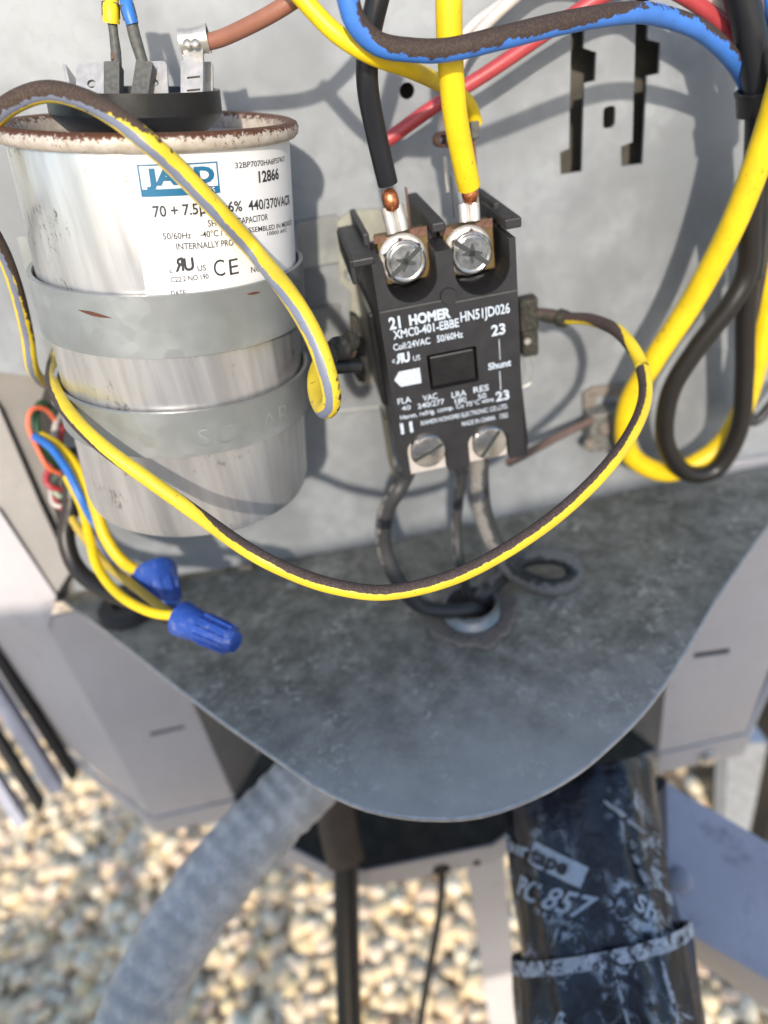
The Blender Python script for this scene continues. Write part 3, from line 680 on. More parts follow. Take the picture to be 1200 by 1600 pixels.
# top terminals: brass plate, washer, lug, screw head with cross + slot
def topterm(px, py, lugx, rot, name='terminal_screw'):
    c = Yp(px, py, -50)
    MB().box((c.x-5.6, -45.5, c.z-6.0), (c.x+7.0, -40, c.z+5.4)).put('terminal_plate', M['brass'], con, bevel=.2)
    MB().box((c.x+2.6, -45.9, c.z+4.2), (c.x+6.9, -45.6, c.z+6.4)).box((c.x-6.4, -45.9, c.z+4.5), (c.x-3.5, -45.6, c.z+6.2)).put('copper_edge', M['coppero'], con)
    nrm = V((0, -1, 0.10)).normalized()
    c2 = V((c.x, -46.2, c.z))
    MB().lathe(c2, nrm, [(.01, 0), (5.9, 0), (6.0, .7), (5.5, 1.1), (.01, 1.15)], 36).put('washer', M['steel'], con, smooth='auto')
    R = Matrix.Rotation(math.radians(rot), 3, nrm)
    e1 = R@V((1, 0, 0)); e1 = (e1-nrm*e1.dot(nrm)).normalized(); e2 = nrm.cross(e1)
    scr = MB().lathe(c2+nrm*1.15, nrm, [(.01, 0), (5.4, 0), (5.4, 2.0), (4.9, 2.6)], 6, e1)
    scr.lathe(c2+nrm*1.15, nrm, [(5.0, 2.5), (5.0, 3.7), (4.75, 4.1), (4.2, 4.1), (4.1, 3.85), (3.9, 3.85), (3.8, 4.1), (.01, 4.15)], 40)
    so_ = scr.put(name, M['screw'], con, smooth='auto', bevel=.15)
    t = c2+nrm*5.36
    mb = MB()
    for (l, wd) in ((4.9, .6),):
        mb.prism([t+e1*l+e2*wd, t-e1*l+e2*wd, t-e1*l-e2*wd, t+e1*l-e2*wd], -nrm*.4)
    for an in (35, 125):
        ea = (e1*math.cos(math.radians(an))+e2*math.sin(math.radians(an))); eb = nrm.cross(ea)
        mb.prism([t+nrm*.03+ea*2.4+eb*.25, t+nrm*.03+ea*.6+eb*.7, t+nrm*.03-ea*.6+eb*.7, t+nrm*.03-ea*2.4+eb*.25, t+nrm*.03-ea*2.4-eb*.25, t+nrm*.03-ea*.6-eb*.7, t+nrm*.03+ea*.6-eb*.7, t+nrm*.03+ea*2.4-eb*.25], -nrm*.3)
    mb.put('drive_slot', mat('slot_shadow_metal', (.035, .04, .04), .5, .2), so_)
topterm(633, 410, 615, 35); topterm(736, 397, 730, -40)
# bottom terminals
for (l, cx_, cy_, rot) in ((lugA, 669, 705, 22), (lugB, 765, 692, 52)):
    pts = darc(l[0]+.4, l[1]-.4, z0+1.2, l[2]-.4)
    MB().prism([V((u, FY+.4, v)) for u, v in pts], (0, 3, 0)).put('terminal_lug', M['steel2'] if 'steel2' in M else M.setdefault('steel2', mat('pale_tinned_plate', (.62, .57, .54), .45, .35, .06, 5)), con, bevel=.25)
    c = Yp(cx_, cy_, FY-1); c.y = FY+.3
    nrm = V((0, -1, .05)).normalized(); e1 = Matrix.Rotation(math.radians(rot), 3, V((0, -1, 0)))@V((1, 0, 0)); e2 = nrm.cross(e1)
    e1 = Matrix.Rotation(math.radians(-rot), 3, V((0, 1, 0)))@V((1, 0, 0)); e1 = (e1-nrm*e1.dot(nrm)).normalized(); e2 = nrm.cross(e1)
    so_ = MB().lathe(c, nrm, [(4.9, 0), (4.9, 1.5), (4.5, 2.1), (4.0, 2.25), (.01, 2.4)], 40).put('terminal_screw', M['screw'], con, smooth='auto')
    t = c+nrm*2.46
    MB().prism([t+e1*4.4+e2*.5-nrm*.15, t+e2*.5, t-e1*4.4+e2*.5-nrm*.15, t-e1*4.4-e2*.5-nrm*.15, t-e2*.5, t+e1*4.4-e2*.5-nrm*.15], -nrm*.5).put('drive_slot', bpy.data.materials['slot_shadow_metal'], so_)
mb = MB(); mb.box((x0+3.5, -50, z0-1.5), (x0+8, -44, z0+3)); mb.put('copper_clamp', M['copper'], con, bevel=.4)
mb = MB(); mb.box((x0+21, -50, z0-.5), (x0+26, -44, z0+4)); mb.put('copper_clamp', M['copper'], con, bevel=.4)
MB().box((32.0, -51, z0-5), (34.8, -30, z0+4)).put('bottom_barrier', M['plastic'], con, bevel=.3)
# flared right side skirt and foot
sk = [Fp(803, 480, -50), Fp(812, 560, -50), Fp(818, 620, -50), Fp(826, 690, -50), Fp(824, 712, -50), Fp(800, 716, -50)]
MB().prism([V((u, -50, v)) for u, v in sk], (0, 30, 0)).put('side_skirt', M['black'], con, bevel=.3)
MB().box((x1-1, -40, z0-1), (x1+3.5, -30, z0+1.2)).put('foot', M['plastic'], con, bevel=.3)
# coil housing left, its corroded tabs
a = Yp(563, 462, -18); b = Yp(600, 600, -18)
MB().box((a.x, -34, b.z), (x0+1, -3, a.z)).put('coil_housing', M['black'], con, bevel=1.2)
for (xa, ya, xb, yb, Y) in ((545, 495, 575, 560, -26), (528, 540, 560, 575, -24), (548, 560, 575, 600, -26)):
    p, q = Yp(xa, ya, Y), Yp(xb, yb, Y); mb = MB()
    pts = [V((p.x+(q.x-p.x)*u, Y+2*math.sin(u*9+v*5), p.z+(q.z-p.z)*v)) for u, v in ((.2, 0), (.8, .1), (1, .5), (.85, .95), (.3, 1), (0, .5))]
    mb.prism(pts, (0, 4, 0)).put('coil_terminal', M['crust'], con, bevel=.6)
for (xa, ya, xb, yb, m_) in ((808, 465, 838, 510, 'crust'), (812, 515, 838, 550, 'crust')):
    p, q = Yp(xa, ya, -24), Yp(xb, yb, -24)
    MB().box((p.x, -27, q.z), (q.x, -22, p.z)).put('coil_terminal', M[m_], con, bevel=.8)
p = Yp(824, 533, -27.2); MB().cyl(p, p+V((0, -.3, 0)), 1.0, n=14).put('tab_hole', M['steel'], con)
mb = MB(); p = Yp(832, 575, -20)
tube('spring_wire', [Yp(815, 605, -22), Yp(830, 598, -22), Yp(836, 575, -22), Yp(830, 552, -22)], .22, M['steel'], con, n=8)
# mounting plate behind
pl = [Yp(x, y, -2) for x, y in ((527, 345), (545, 330), (640, 322), (640, 600), (560, 600), (545, 560), (548, 455), (530, 440))]
vs, fs = sheet([(p.x, p.z) for p in pl], [rrect(*[c for c in (Yp(534, 405, -2).x, Yp(534, 405, -2).z)], Yp(560, 355, -2).x, Yp(560, 355, -2).z, 2.0),
                                        rrect(Yp(540, 440, -2).x, Yp(540, 440, -2).z, Yp(558, 418, -2).x, Yp(558, 418, -2).z, 1.3)], 1.2, lambda u, v, q: V((u, -2+q, v)))
put('mounting_plate', vs, fs, mat('weathered_plate', (.36, .36, .31), .5, .3), con, bevel=.3)
a, b = Yp(600, 655, -30), Yp(618, 745, -30); MB().box((a.x, -31, b.z), (b.x, -20, a.z)).put('side_bracket', mat('olive_bracket', (.14, .13, .08), .5, .3), con, bevel=.3)

# big power conductors and their lugs
def lead(name, lab_, ctrl, wid, m, lug, cop, core=True):
    e = empty(name, ctrl[-1], lab_, 'wire')
    tube('insulation', ctrl, wid, m, e, n=20)
    (xa, ya), (xb, yb), wpx = lug; A, B = Yp(xa, ya, -46.5), Yp(xb, yb, -47.5)
    r = wpx/2*depth(A)/FP
    d = (B-A).normalized(); s = d.cross(V((0, -1, 0))).normalized()
    for k in (-1, 1):
        MB().cyl(A+s*k*r*.52, B+s*k*r*.52, r*.56, n=14).put('crimp_lug', M['steel'], e, smooth='auto')
    MB().lathe(cop, d, [(.01, -2.6), (1.3, -2.2), (1.9, -1), (2.0, .6), (1.5, 2.2), (.01, 2.8)], 24).put('copper_strands', M['copper'], e, smooth=True)
    return e
lead('black_power_wire', 'thick glossy black wire dropping into the left top screw of the contactor', [Yp(604, -60, -52), Yp(592, -10, -52), Yp(577, 60, -51), Yp(574, 130, -50), Yp(587, 205, -48), Yp(606, 287, -46.5)], (3, 35), M['w_black'],
     ((612, 322), (622, 362), 33), Yp(610, 312, -47.5))
lead('yellow_power_wire', 'thick bright yellow wire dropping into the right top screw of the contactor', [(Yp(700, -60, -55), 0, -2), (Yp(701, -10, -55), 0, -2), (Yp(703, 80, -54), 0, -2), (Yp(710, 170, -52), 0, -2), (Yp(722, 240, -50), 0, -2), (Yp(733, 292, -48), 0, -2)], (2, 41), M['w_yelspeck'],
     ((732, 318), (734, 346), 32), Yp(734, 300, -47))
# tabs and copper strips standing behind the terminals
for (x, y0_, y1_, wd, m_, Y) in ((638, 292, 360, 5, 'coppero', -36), (697, 245, 300, 10, 'steel', -30), (707, 275, 340, 6, 'coppero', -36), (745, 280, 320, 6, 'steel', -30)):
    a, b = Yp(x-wd/2, y0_, Y), Yp(x+wd/2, y1_, Y)
    MB().box((a.x, Y-.5, b.z), (b.x, Y+.5, a.z)).put('blade_tab', M[m_], con, bevel=.15)
# pair of crimp ring connectors at (690, 215)
def wire(name, lab_, ctrl, wid, m, group=None, cat='wire', **k):
    o = tube(name, ctrl, wid, m, None, **k); return tag(o, lab_, cat, group)
rw = [Yp(585, 232, -16), Yp(612, 214, -16), Yp(680, 165, -17), Yp(770, 108, -18), Yp(870, 40, -18), Yp(945, -8, -20), Yp(1010, -30, -22), Yp(1065, -8, -25), Yp(1120, 30, -24), Yp(1165, 75, -24), Yp(1185, 130, -24)]
wire('red_wire', 'dull red wire crossing the back panel diagonally behind the thick wires', rw, (2, 22), M['w_red'])
def lead2(name, lab_, ctrl, wid, m, cx, cy, Y):
    e = empty(name, ctrl[-1], lab_, 'wire'); tube('insulation', ctrl, wid, m, e)
    c = Yp(cx, cy, Y); MB().lathe(c, V((.2, -1, .1)), [(1.0, -1.4), (1.9, -1.4), (2.0, 1.4), (1.1, 1.4)], 20).put('crimp_ring', M['coppero'], e, smooth='auto')
    return e
lead2('white_wire', 'off-white wire behind the yellow one, lower of the two at the top', [Yp(1200, 90, -20), Yp(1150, 28, -22), Yp(1095, -15, -24), Yp(1000, -60, -20), Yp(880, -60, -15), Yp(800, 0, -12), Yp(745, 55, -11), Yp(715, 110, -11), Yp(700, 160, -12), Yp(690, 212, -16)], (6, 18), M['w_white'], 689, 218, -20)
lead2('white_wire', 'off-white wire behind the yellow one, upper of the two at the top', [Yp(1205, 80, -19), Yp(1155, 12, -20), Yp(1100, -35, -22), Yp(1000, -80, -18), Yp(880, -50, -9), Yp(775, 12, -9), Yp(725, 55, -8), Yp(700, 110, -8), Yp(695, 170, -12), Yp(706, 214, -16)], (6, 15), M['w_white'], 704, 218, -20)
yl = empty('yellow_crossing_wire', Yp(742, 205, -24), 'yellow wire sweeping from the top left behind the thick yellow wire to a grey sleeve', 'wire')
tube('insulation', [Yp(440, -40, -52), Yp(478, 4, -53), Yp(525, 52, -55), Yp(580, 86, -57), Yp(640, 108, -50), Yp(690, 132, -38), Yp(730, 160, -28), Yp(743, 192, -24)], (3, 28), M['w_yel'], yl)
a, b = Yp(734, 190, -26), Yp(749, 215, -26); MB().box((a.x, -27, b.z), (b.x, -22, a.z)).put('sleeve', M['heat'], yl, bevel=.4)
MB().box((a.x+.8, -25, b.z-9), (b.x-.8, -24, b.z)).put('blade', M['coppero'], yl)
# blue wire with brown grime on top
D = -.1
bl = [(Yp(530, -60, -62), 0, -.9), (Yp(543, -5, -62), 0, -.9), (Yp(556, 35, -61.5), 0, -.7), (Yp(590, 68, -61), 0, -.5), (Yp(640, 78, -61), 0, .05), (Yp(700, 78, -61), 0, -.1), (Yp(780, 60, -60), 0, -.1), (Yp(870, 38, -56), 0, .0),
      (Yp(940, 25, -51), 0, -.35), (Yp(1000, 20, -46), 0, -.95), (Yp(1045, 28, -41), 0, -.95), (Yp(1095, 48, -37), 0, -.65), (Yp(1140, 88, -30), 0, -.7), (Yp(1168, 135, -23), 0, -.9), (Yp(1185, 200, -21), 0, -.9)]
bl = [(p, t, d) for p, t, d in bl]
wire('blue_wire', 'blue wire caked with brown grime arching across the top of the bay', [(p, 0, d) for p, t, d in bl], (6, 34), M['w_blue'])

# coil wires
A_ = lambda x, y, Y, t=0, d=.0: (Yp(x, y, Y), t, d)
lA = [A_(838, 490, -25, 0, 2), A_(862, 492, -27, 0, 2), A_(885, 497, -30, 10, .3), A_(925, 500, -38, 15, .25), A_(968, 520, -50, 40, .35), A_(1000, 565, -62, 60, .0), A_(1008, 620, -74, 75, -.1), A_(985, 680, -86, 80, -.2), A_(935, 745, -96, 60, -.3), A_(860, 813, -103, 80, -.35),
      A_(770, 872, -108, 110, -.35), A_(690, 908, -110, 160, -.4), A_(600, 926, -110, 180, -.35), A_(520, 916, -108, 180, -.45), A_(450, 892, -104, 150, -.5), A_(385, 858, -100, 120, -.6), A_(310, 805, -86, 100, -.8), A_(230, 748, -79, 40, -.75), A_(160, 697, -74, 0, -.5), A_(112, 650, -66, 0, -.5), A_(84, 605, -50, 0, -.5), A_(82, 575, -25, 0, -.5), A_(90, 550, -12, 0, -.5)]
MATA = M['w_loopA']
# orientation: grime sits on the upper/inner side all the way round
def recl(ctrl, dirs):
    """give each control point the twist that turns the grime towards the world direction in dirs"""
    out = []; n = len(ctrl)
    for i, (p, t, d) in enumerate(ctrl):
        a = ctrl[max(0, i-1)][0]; b = ctrl[min(n-1, i+1)][0]; T = (b-a).normalized()
        fr = V((0, -1, 0)); fr = (fr-T*fr.dot(T)).normalized(); sd = T.cross(fr)
        w_ = V(dirs[i]); an = math.degrees(math.atan2(w_.dot(sd), w_.dot(fr)))
        tw = an-90
        if out:
            while tw-out[-1][1] > 180: tw -= 360
            while tw-out[-1][1] < -180: tw += 360
        out.append((p, tw, d))
    return out
ci = V((18, 0, -75))
dirs = []
for p, t, d in lA:
    v = V((0, 0, 1))*.9; 
    inw = (ci-V((p.x, 0, p.z))); inw = inw.normalized()
    dirs.append(inw*1.2+V((0, -.25, 0)))
dirs = [V((0, 0, 1))]*4 + [V((-.4, -.3, .4)), V((-1, -.5, 0)), V((-1, -.5, 0)), V((-1, -.2, .3)), V((-1, -.1, .6)), V((-.7, 0, .9)), V((-.5, 0, 1)), V((-.2, 0, 1)), V((0, 0, 1)), V((.2, 0, 1)), V((.4, 0, 1)), V((.5, .3, 1)), V((.3, 1, .4)), V((-.4, .8, -.6)), V((-.7, 0, -.7)), V((-1, 0, -.5)), V((-1, 0, 0)), V((-1, 0, 0)), V((-1, 0, 0))]
dv = [2, 2, .1, .1, .1, -.05, -.15, -.3, -.42, -.45, -.48, -.48, -.48, -.48, -.48, -.4, -.4, -.3, -.2, -.3, -.3, -.3, -.3]
lA = [(p, t, dv[i]) for i, (p, t, d) in enumerate(lA)]
eA = empty('coil_wire', Yp(600, 930, -110), 'long yellow and brown wire looping down from the right side of the relay', 'wire')
tube('insulation', recl(lA, dirs), (12, 25), M['w_loopA'], eA, n=20, step=1)
tube('splice_sleeve', [Yp(834, 487, -25), Yp(850, 493, -26), Yp(872, 497, -28)], (1, 20), M['crust'], eA, wob=.5)
tube('splice_knob', [Yp(873, 496, -28.5), Yp(886, 499, -30.5)], (0, 26), M['crust'], eA, wob=.4)
Bd = lambda x, y, D, t=22, d=-2.: (Dp(x, y, D), t, d)
lB = [Bd(-90, 330, 158, 22, -.6), Bd(-60, 250, 154, 22, -.4), Bd(-15, 190, 149, 22, -.1), Bd(25, 158, 145, 22, -.15), Bd(75, 143, 142, 22, .0), Bd(130, 155, 139, 22, -.1), Bd(180, 182, 136, 22, -.4), Bd(225, 217, 135, 22, -.9)]
for x, y, k in ((275, 262, 5), (340, 330, 5), (400, 396, 5.5)):
    th_, h_ = cc.hit(x, y, RB); lB.append(Bd(x, y, depth(cc.P(th_, h_, RB))-k, 22, -1.2))
lB += [Bd(450, 458, 147, 22, -1.2), Bd(490, 525, 146, 22, -1.3), Bd(513, 590, 148, 22, -1.1), Bd(518, 628, 151, 22, -.9), Bd(507, 640, 156, 22, -.9), Bd(496, 618, 163, 22, -.9), Bd(494, 590, 170, 22, -.8), Bd(503, 565, 177, 22, 0), Bd(522, 553, 183, 22, 2), Bd(548, 548, 188, 22, 2)]
eB = empty('coil_wire', Dp(500, 640, 148), 'yellow wire with grey stripe arching over the capacitor to the contactor', 'wire')
print('B depths', [round(depth(c[0])) for c in lB])
tube('insulation', lB, (10, 29), M['w_loopB'], eB, n=20, step=1)
tube('insulation', [Bd(-90, 330, 150, 0, -.3), Bd(-30, 345, 160, 0, -.3), Bd(0, 385, 168, 0, -.2), Bd(25, 450, 178, 0, -.5), Bd(42, 520, 190, 0, -.9), Bd(52, 578, 200, 0, -1.2), Bd(75, 600, 222, 0, -1.2), Bd(95, 590, 240, 0, -1.2)], (4, 20), M['w_loopB'], eB, n=16)
tube('splice_sleeve', [Dp(512, 556, 176), Dp(530, 545, 181), Dp(550, 532, 186)], (1, 30), M['crust'], eB, wob=.6)
tube('dark_sleeve', [Dp(512, 575, 178), Dp(560, 572, 184)], (0, 22), M['black'], eB)

# right-hand loops and bundle
wire('yellow_loop_wire', 'thick yellow wire coming down from the top right and looping below the black loop', [(Yp(1240, 60, -42), 0, -2), (Yp(1205, 190, -38), 0, -2), (Yp(1150, 340, -34), 0, -1.4), (Yp(1085, 465, -28), 0, -1.2), (Yp(1020, 565, -24), 0, -1.1), (Yp(980, 640, -20), 0, -2), (Yp(985, 710, -17), 0, -2), (Yp(1045, 738, -15), 0, -1.2), (Yp(1115, 705, -15), 0, -1), (Yp(1160, 640, -16), 0, -1.2), (Yp(1192, 520, -17), 0, -1.5), (Yp(1205, 380, -18), 0, -2), (Yp(1225, 220, -18), 0, -2)], (3, 37), M['w_yelspeck'], n=20)
wire('black_loop_wire', 'black wire bent in a teardrop loop beside the thick yellow loop at the right', [Yp(1185, 230, -33), Yp(1172, 330, -30), Yp(1168, 420, -28), Yp(1140, 478, -28), Yp(1088, 545, -26), Yp(1047, 615, -24), Yp(1040, 690, -22), Yp(1072, 738, -21), Yp(1120, 732, -21), Yp(1155, 670, -22), Yp(1163, 590, -23), Yp(1165, 500, -24), Yp(1175, 380, -26), Yp(1190, 240, -32)], (6, 28), M['w_brownblack'], n=18)
wire('black_cable', 'fat black cable running down the right edge through the cable tie', [Yp(1140, -60, -30), Yp(1160, 0, -30), Yp(1178, 80, -30), Yp(1188, 160, -30), Yp(1186, 240, -29), Yp(1180, 330, -27), Yp(1172, 430, -24)], (1, 50), M['w_black'], n=20)
wire('slate_wire', 'slate grey wire along the right edge behind the yellow loop', [Yp(1215, 60, -30), Yp(1212, 250, -28), Yp(1192, 400, -20), Yp(1180, 520, -16), Yp(1170, 640, -13), Yp(1185, 655, -12), Yp(1230, 600, -12)], (3, 18), M['w_grey'])
wire('brown_wire', 'brown wire at the top right corner next to the fat black cable', [Yp(1180, -50, -30), Yp(1188, 0, -29), Yp(1203, 60, -28), Yp(1225, 130, -27)], (1, 17), M['w_brown'])
wire('thin_blue_wire', 'short run of bright blue wire at the very top right corner', [Yp(1195, -50, -30), Yp(1203, 0, -30), Yp(1216, 50, -30), Yp(1240, 110, -30)], (1, 22), M['lvblue'])
tz = Yp(1196, 152, -29); tie = empty('cable_tie', tz, 'black cable tie cinched round the wires at the right edge', 'cable tie')
a, b = Yp(1196, 134, -29), Yp(1196, 172, -29)
r_ = (Yp(1196, 150, -29)-Yp(1156, 154, -29)).length
MB().lathe(a, b-a, [(r_-.8, 0), (r_, 0), (r_, (b-a).length), (r_-.8, (b-a).length), (r_-.8, 0)], 40).put('band', M['black'], tie, smooth='auto')
MB().lathe(a+(b-a)*-.02, b-a, [(r_, 0), (r_+.35, .2), (r_+.35, .9), (r_, 1.1)], 40).put('band_edge', M['black'], tie, smooth='auto')

# grounding lug and its wire
gl = empty('ground_lug', Yp(940, 700, 0), 'corroded grounding lug bolted to the back panel, right of the contactor', 'lug')
land([(908, 612), (925, 602), (1000, 596), (1000, 612), (930, 616), (925, 640), (910, 640)], 2.2, M['rustlock'], 'bracket', parent=gl)
p, q = Yp(918, 645, -6), Yp(972, 692, -6)
MB().box((p.x, -9, q.z), (q.x, -2, p.z)).put('lug_body', mat('corroded_zinc', (.30, .31, .31), .6, .4, .5, 1.5, .8, .8, dirt=(.12, .11, .09), dth=(.45, .6), ds=1.5), gl, bevel=.8)
for x, y, r in ((945, 668, 3.0), (920, 692, 2.4)):
    c = Yp(x, y, -9); MB().lathe(c, V((0, -1, 0)), [(r, 0), (r, 1.2), (r*.7, 2), (.01, 2)], 6).put('bolt', M['rustlock'], gl, bevel=.2)
wire('ground_wire', 'brown dusty wire running from under the contactor to the grounding lug', [Yp(795, 722, -30), Yp(830, 705, -22), Yp(870, 683, -14), Yp(925, 656, -9)], (1, 14), wiremat('taupe_wire', (.13, .09, .08), (.25, .2, .17), amp=1))

# wires below the contactor into the shelf bushing
Zb = ZS
bush = empty('conduit_bushing', Zp(738, 980, ZS), 'steel conduit bushing with grimy locknut in the hole of the shelf plate', 'bushing')
hc_ = V((hq.x, hq.y, ZS))
MB().lathe(hc_, V((0, 0, 1)), [(8.0, -18), (8.0, 6.8), (8.5, 7.3), (9.2, 7.0), (9.5, 6.2), (9.0, 5.6), (9.5, 5.0), (9.0, 4.4), (9.5, 3.8), (9.0, 3.2), (9.5, 2.6), (9.7, 1.4), (9.7, -2)], 48).put('threaded_throat', M['rim_steel'] if 'rim_steel' in M else mat('dull_thread_zinc', (.27, .28, .29), .35, .7), bush, smooth='auto')
prof = []
mb = MB(); k = 40; vs = []
for i in range(k):
    t = i/k*2*math.pi; ro_ = 14.4+(1.4 if (i % 10) in (0, 1, 2) else 0)+.5*math.sin(i*1.7)
    for r, h in ((9.75, .1), (9.75, 1.8), (ro_-.8, 1.8), (ro_, 1.0), (ro_, .1)): vs.append(hc_+V((r*math.cos(t), r*math.sin(t), h)))
mb.add(vs, [(i*5+j, ((i+1) % k)*5+j, ((i+1) % k)*5+(j+1) % 5, i*5+(j+1) % 5) for i in range(k) for j in range(5)]); mb.put('locknut', M['rustlock'], bush, bevel=.2)
gr_ = 'supply wires between contactor and shelf bushing'
def Zq(x, y, dz): return Zp(x, y, ZS+dz)
wire('supply_wire', 'dark grey wire bowing out at the left below the contactor into the bushing', [(Yp(640, 715, -40), 0, -1), (Yp(636, 738, -42), 0, -1), (Yp(622, 765, -46), 0, -1), (Yp(603, 800, -45), 0, -.8), (Yp(600, 850, -45), 0, -.8), (Yp(620, 905, -48), 0, -.9), (Zq(655, 945, 9), 0, -.9), (Zq(705, 955, 8), 0, -.6), (Zq(745, 952, 4), 0, -1), (Zq(762, 962, -8), 0, -1)], (4, 25), M['w_grey'], gr_, n=18)
wire('supply_wire', 'middle dark grey wire hanging straight down from the contactor to the bushing', [(Yp(722, 735, -42), 0, -1), (Yp(716, 780, -41), 0, -1), (Yp(713, 830, -42), 0, -.8), (Yp(718, 880, -46), 0, -.9), (Zq(730, 925, 8), 0, -.9), (Zq(745, 955, -2), 0, -1), (Zq(750, 962, -14), 0, -1)], (1, 17), M['w_grey'], gr_, n=16)
wire('supply_wire', 'right dusty grey wire that curls in a ring on the shelf plate', [(Yp(748, 700, -36), 0, .1), (Yp(748, 735, -40), 0, .1), (Yp(752, 790, -43), 0, .1), (Yp(768, 840, -45), 0, .1), (Yp(795, 885, -48), 0, 0), (Zq(826, 908, 4), 0, .5), (Zq(868, 918, 3), 0, .8), (Zq(897, 903, 4), 0, .7), (Zq(890, 878, 7), 0, .1), (Zq(855, 868, 9), 0, -.3), (Zq(812, 876, 9), 0, -.8), (Zq(778, 905, 7), 0, -.8), (Zq(752, 935, 4), 0, -1), (Zq(745, 960, -10), 0, -1)], (1, 31), M['w_grey'], gr_, n=18)
# black grommet
gm = Zp(205, 950, ZS); g = MB().lathe(V((gm.x, gm.y, ZS)), V((0, 0, 1)), [(.01, 1.5), (5, 1.5), (6, 4), (9.5, 4.2), (11.5, 2.5), (12, .1)], 40).put('rubber_grommet', M['grom'], None, smooth='auto')
tag(g, 'round black rubber grommet on the shelf plate below the low voltage wires', 'grommet')

# low voltage wires at the left
wire('brown_cable', 'dark brown cable curving from the wall opening down to the blue wire nuts', [(Dp(105, 700, 236), 0, -.2), (Dp(112, 780, 238), 0, -.2), (Dp(103, 838, 240), 0, -.2), (Dp(122, 890, 240), 0, -.2), (Dp(170, 925, 236), 0, -.2), (Dp(228, 945, 228), 0, -.2), (Dp(275, 968, 222), 0, -.2)], (2, 27), M['w_brownblack'])
wn = 'thin thermostat wires at the left opening'
wire('orange_wire', 'thin orange wire curling in a hook at the left opening', [Dp(92, 665, 238), Dp(72, 640, 232), Dp(50, 640, 228), Dp(44, 665, 228), Dp(58, 700, 230), Dp(75, 730, 232), Dp(95, 740, 236)], (3, 8), M['w_orange'], wn)
wire('green_wire', 'thin dark green wire curling inside the orange hook', [Dp(88, 650, 240), Dp(66, 630, 236), Dp(56, 650, 232), Dp(62, 690, 232), Dp(82, 720, 236), Dp(100, 735, 240)], (3, 12), M['w_green'], wn)
wire('white_wire', 'thin white wire curling down beside the red one at the left opening', [Dp(100, 640, 242), Dp(88, 660, 236), Dp(84, 690, 236), Dp(100, 712, 240)], (2, 9), M['w_white'], wn)
wire('red_wire', 'thin crimson wire curling behind the white one at the left opening', [Dp(108, 650, 244), Dp(96, 675, 238), Dp(92, 705, 238), Dp(72, 745, 236), Dp(82, 762, 236), Dp(110, 765, 242)], (2, 10), M['w_red'], wn)
wire('striped_green_wire', 'thin pale green wire looping low at the left opening', [Dp(88, 740, 242), Dp(84, 760, 238), Dp(92, 775, 238), Dp(112, 772, 242)], (1, 9), wiremat('pale_green_wire', (.3, .4, .3), (.03, .07, .04), amp=1.2), wn)
wire('pink_wire', 'thin pinkish red wire, lowest of the small loops at the left opening', [Dp(80, 768, 242), Dp(92, 790, 240), Dp(104, 797, 240), Dp(120, 790, 244)], (2, 9), M['w_red'], wn)
wire('grey_wire', 'thin grey wire coiled between the green loops at the left opening', [Dp(80, 755, 243), Dp(82, 785, 240), Dp(100, 792, 240), Dp(116, 785, 244)], (1, 8), M['w_white'], wn)
wire('yellow_wire', 'specked yellow wire running down to the rear blue wire nut', [(Dp(62, 682, 228), 0, -.5), (Dp(92, 700, 228), 0, -.3), (Dp(125, 738, 226), 0, -.8), (Dp(148, 790, 224), 0, -1.3), (Dp(165, 840, 224), 0, -1.3), (Dp(195, 880, 226), 0, -1), (Dp(240, 902, 232), 0, -1)], (3, 19), M['w_yelspeck'])
wire('blue_thermostat_wire', 'thin blue wire running between the yellow wires to the rear wire nut', [Dp(54, 682, 226), Dp(80, 700, 224), Dp(105, 735, 222), Dp(125, 775, 222), Dp(145, 815, 226), Dp(175, 870, 230), Dp(205, 886, 230), Dp(245, 890, 230)], (2, 13), M['lvblue'])
wire('yellow_wire', 'pale yellow wire sweeping down to the front blue wire nut', [(Dp(105, 745, 232), 0, -1), (Dp(128, 790, 228), 0, -2), (Dp(140, 840, 224), 0, -2), (Dp(152, 885, 220), 0, -2), (Dp(185, 928, 214), 0, -2), (Dp(235, 956, 208), 0, -2), (Dp(285, 962, 206), 0, -2)], (2, 15), M['w_yel'])
wire('yellow_wire', 'dull dirty yellow wire behind the pale one, ending near the front wire nut', [(Dp(104, 745, 238), 0, -.6), (Dp(108, 800, 238), 0, -.4), (Dp(140, 850, 236), 0, -.7), (Dp(165, 880, 232), 0, -.7), (Dp(200, 908, 226), 0, -.8), (Dp(265, 958, 212), 0, 0), (Dp(285, 966, 208), 0, 0)], (2, 14), M['w_dull'])
def nut(lab_, A, B, ra, rb):
    e = empty('wire_nut', B, lab_, 'wire nut', 'blue wire nuts above the shelf plate'); d = (B-A).normalized(); L = (B-A).length
    MB().lathe(A, d, [(ra*.72, 3), (ra*.8, 0), (ra, 0), (ra*.98, 2), (ra*.8, L*.45), (rb*1.08, L*.9), (rb*.8, L), (.01, L)], 28).put('shell', M['nut'], e, smooth='auto')
    e1 = d.orthogonal().normalized(); e2 = d.cross(e1); mb = MB()
    for i in range(12):
        t = i/12*2*math.pi; u = e1*math.cos(t)+e2*math.sin(t); s_ = d.cross(u)*.3
        p0 = A+d*L*.42+u*ra*.80; p1 = A+d*L*.9+u*rb*1.06
        mb.add([p0+s_, p0-s_, p1-s_, p1+s_, p0+s_*.5+u*.55, p0-s_*.5+u*.55, p1-s_*.5+u*.55, p1+s_*.5+u*.55], [(0, 1, 5, 4), (1, 2, 6, 5), (2, 3, 7, 6), (3, 0, 4, 7), (4, 5, 6, 7)])
    mb.put('grip_ribs', M['nut'], e)
    return e
nut('front blue wire nut pointing down right above the shelf plate', Dp(283, 966, 206), Dp(368, 1004, 198), 5.1, 3.4)
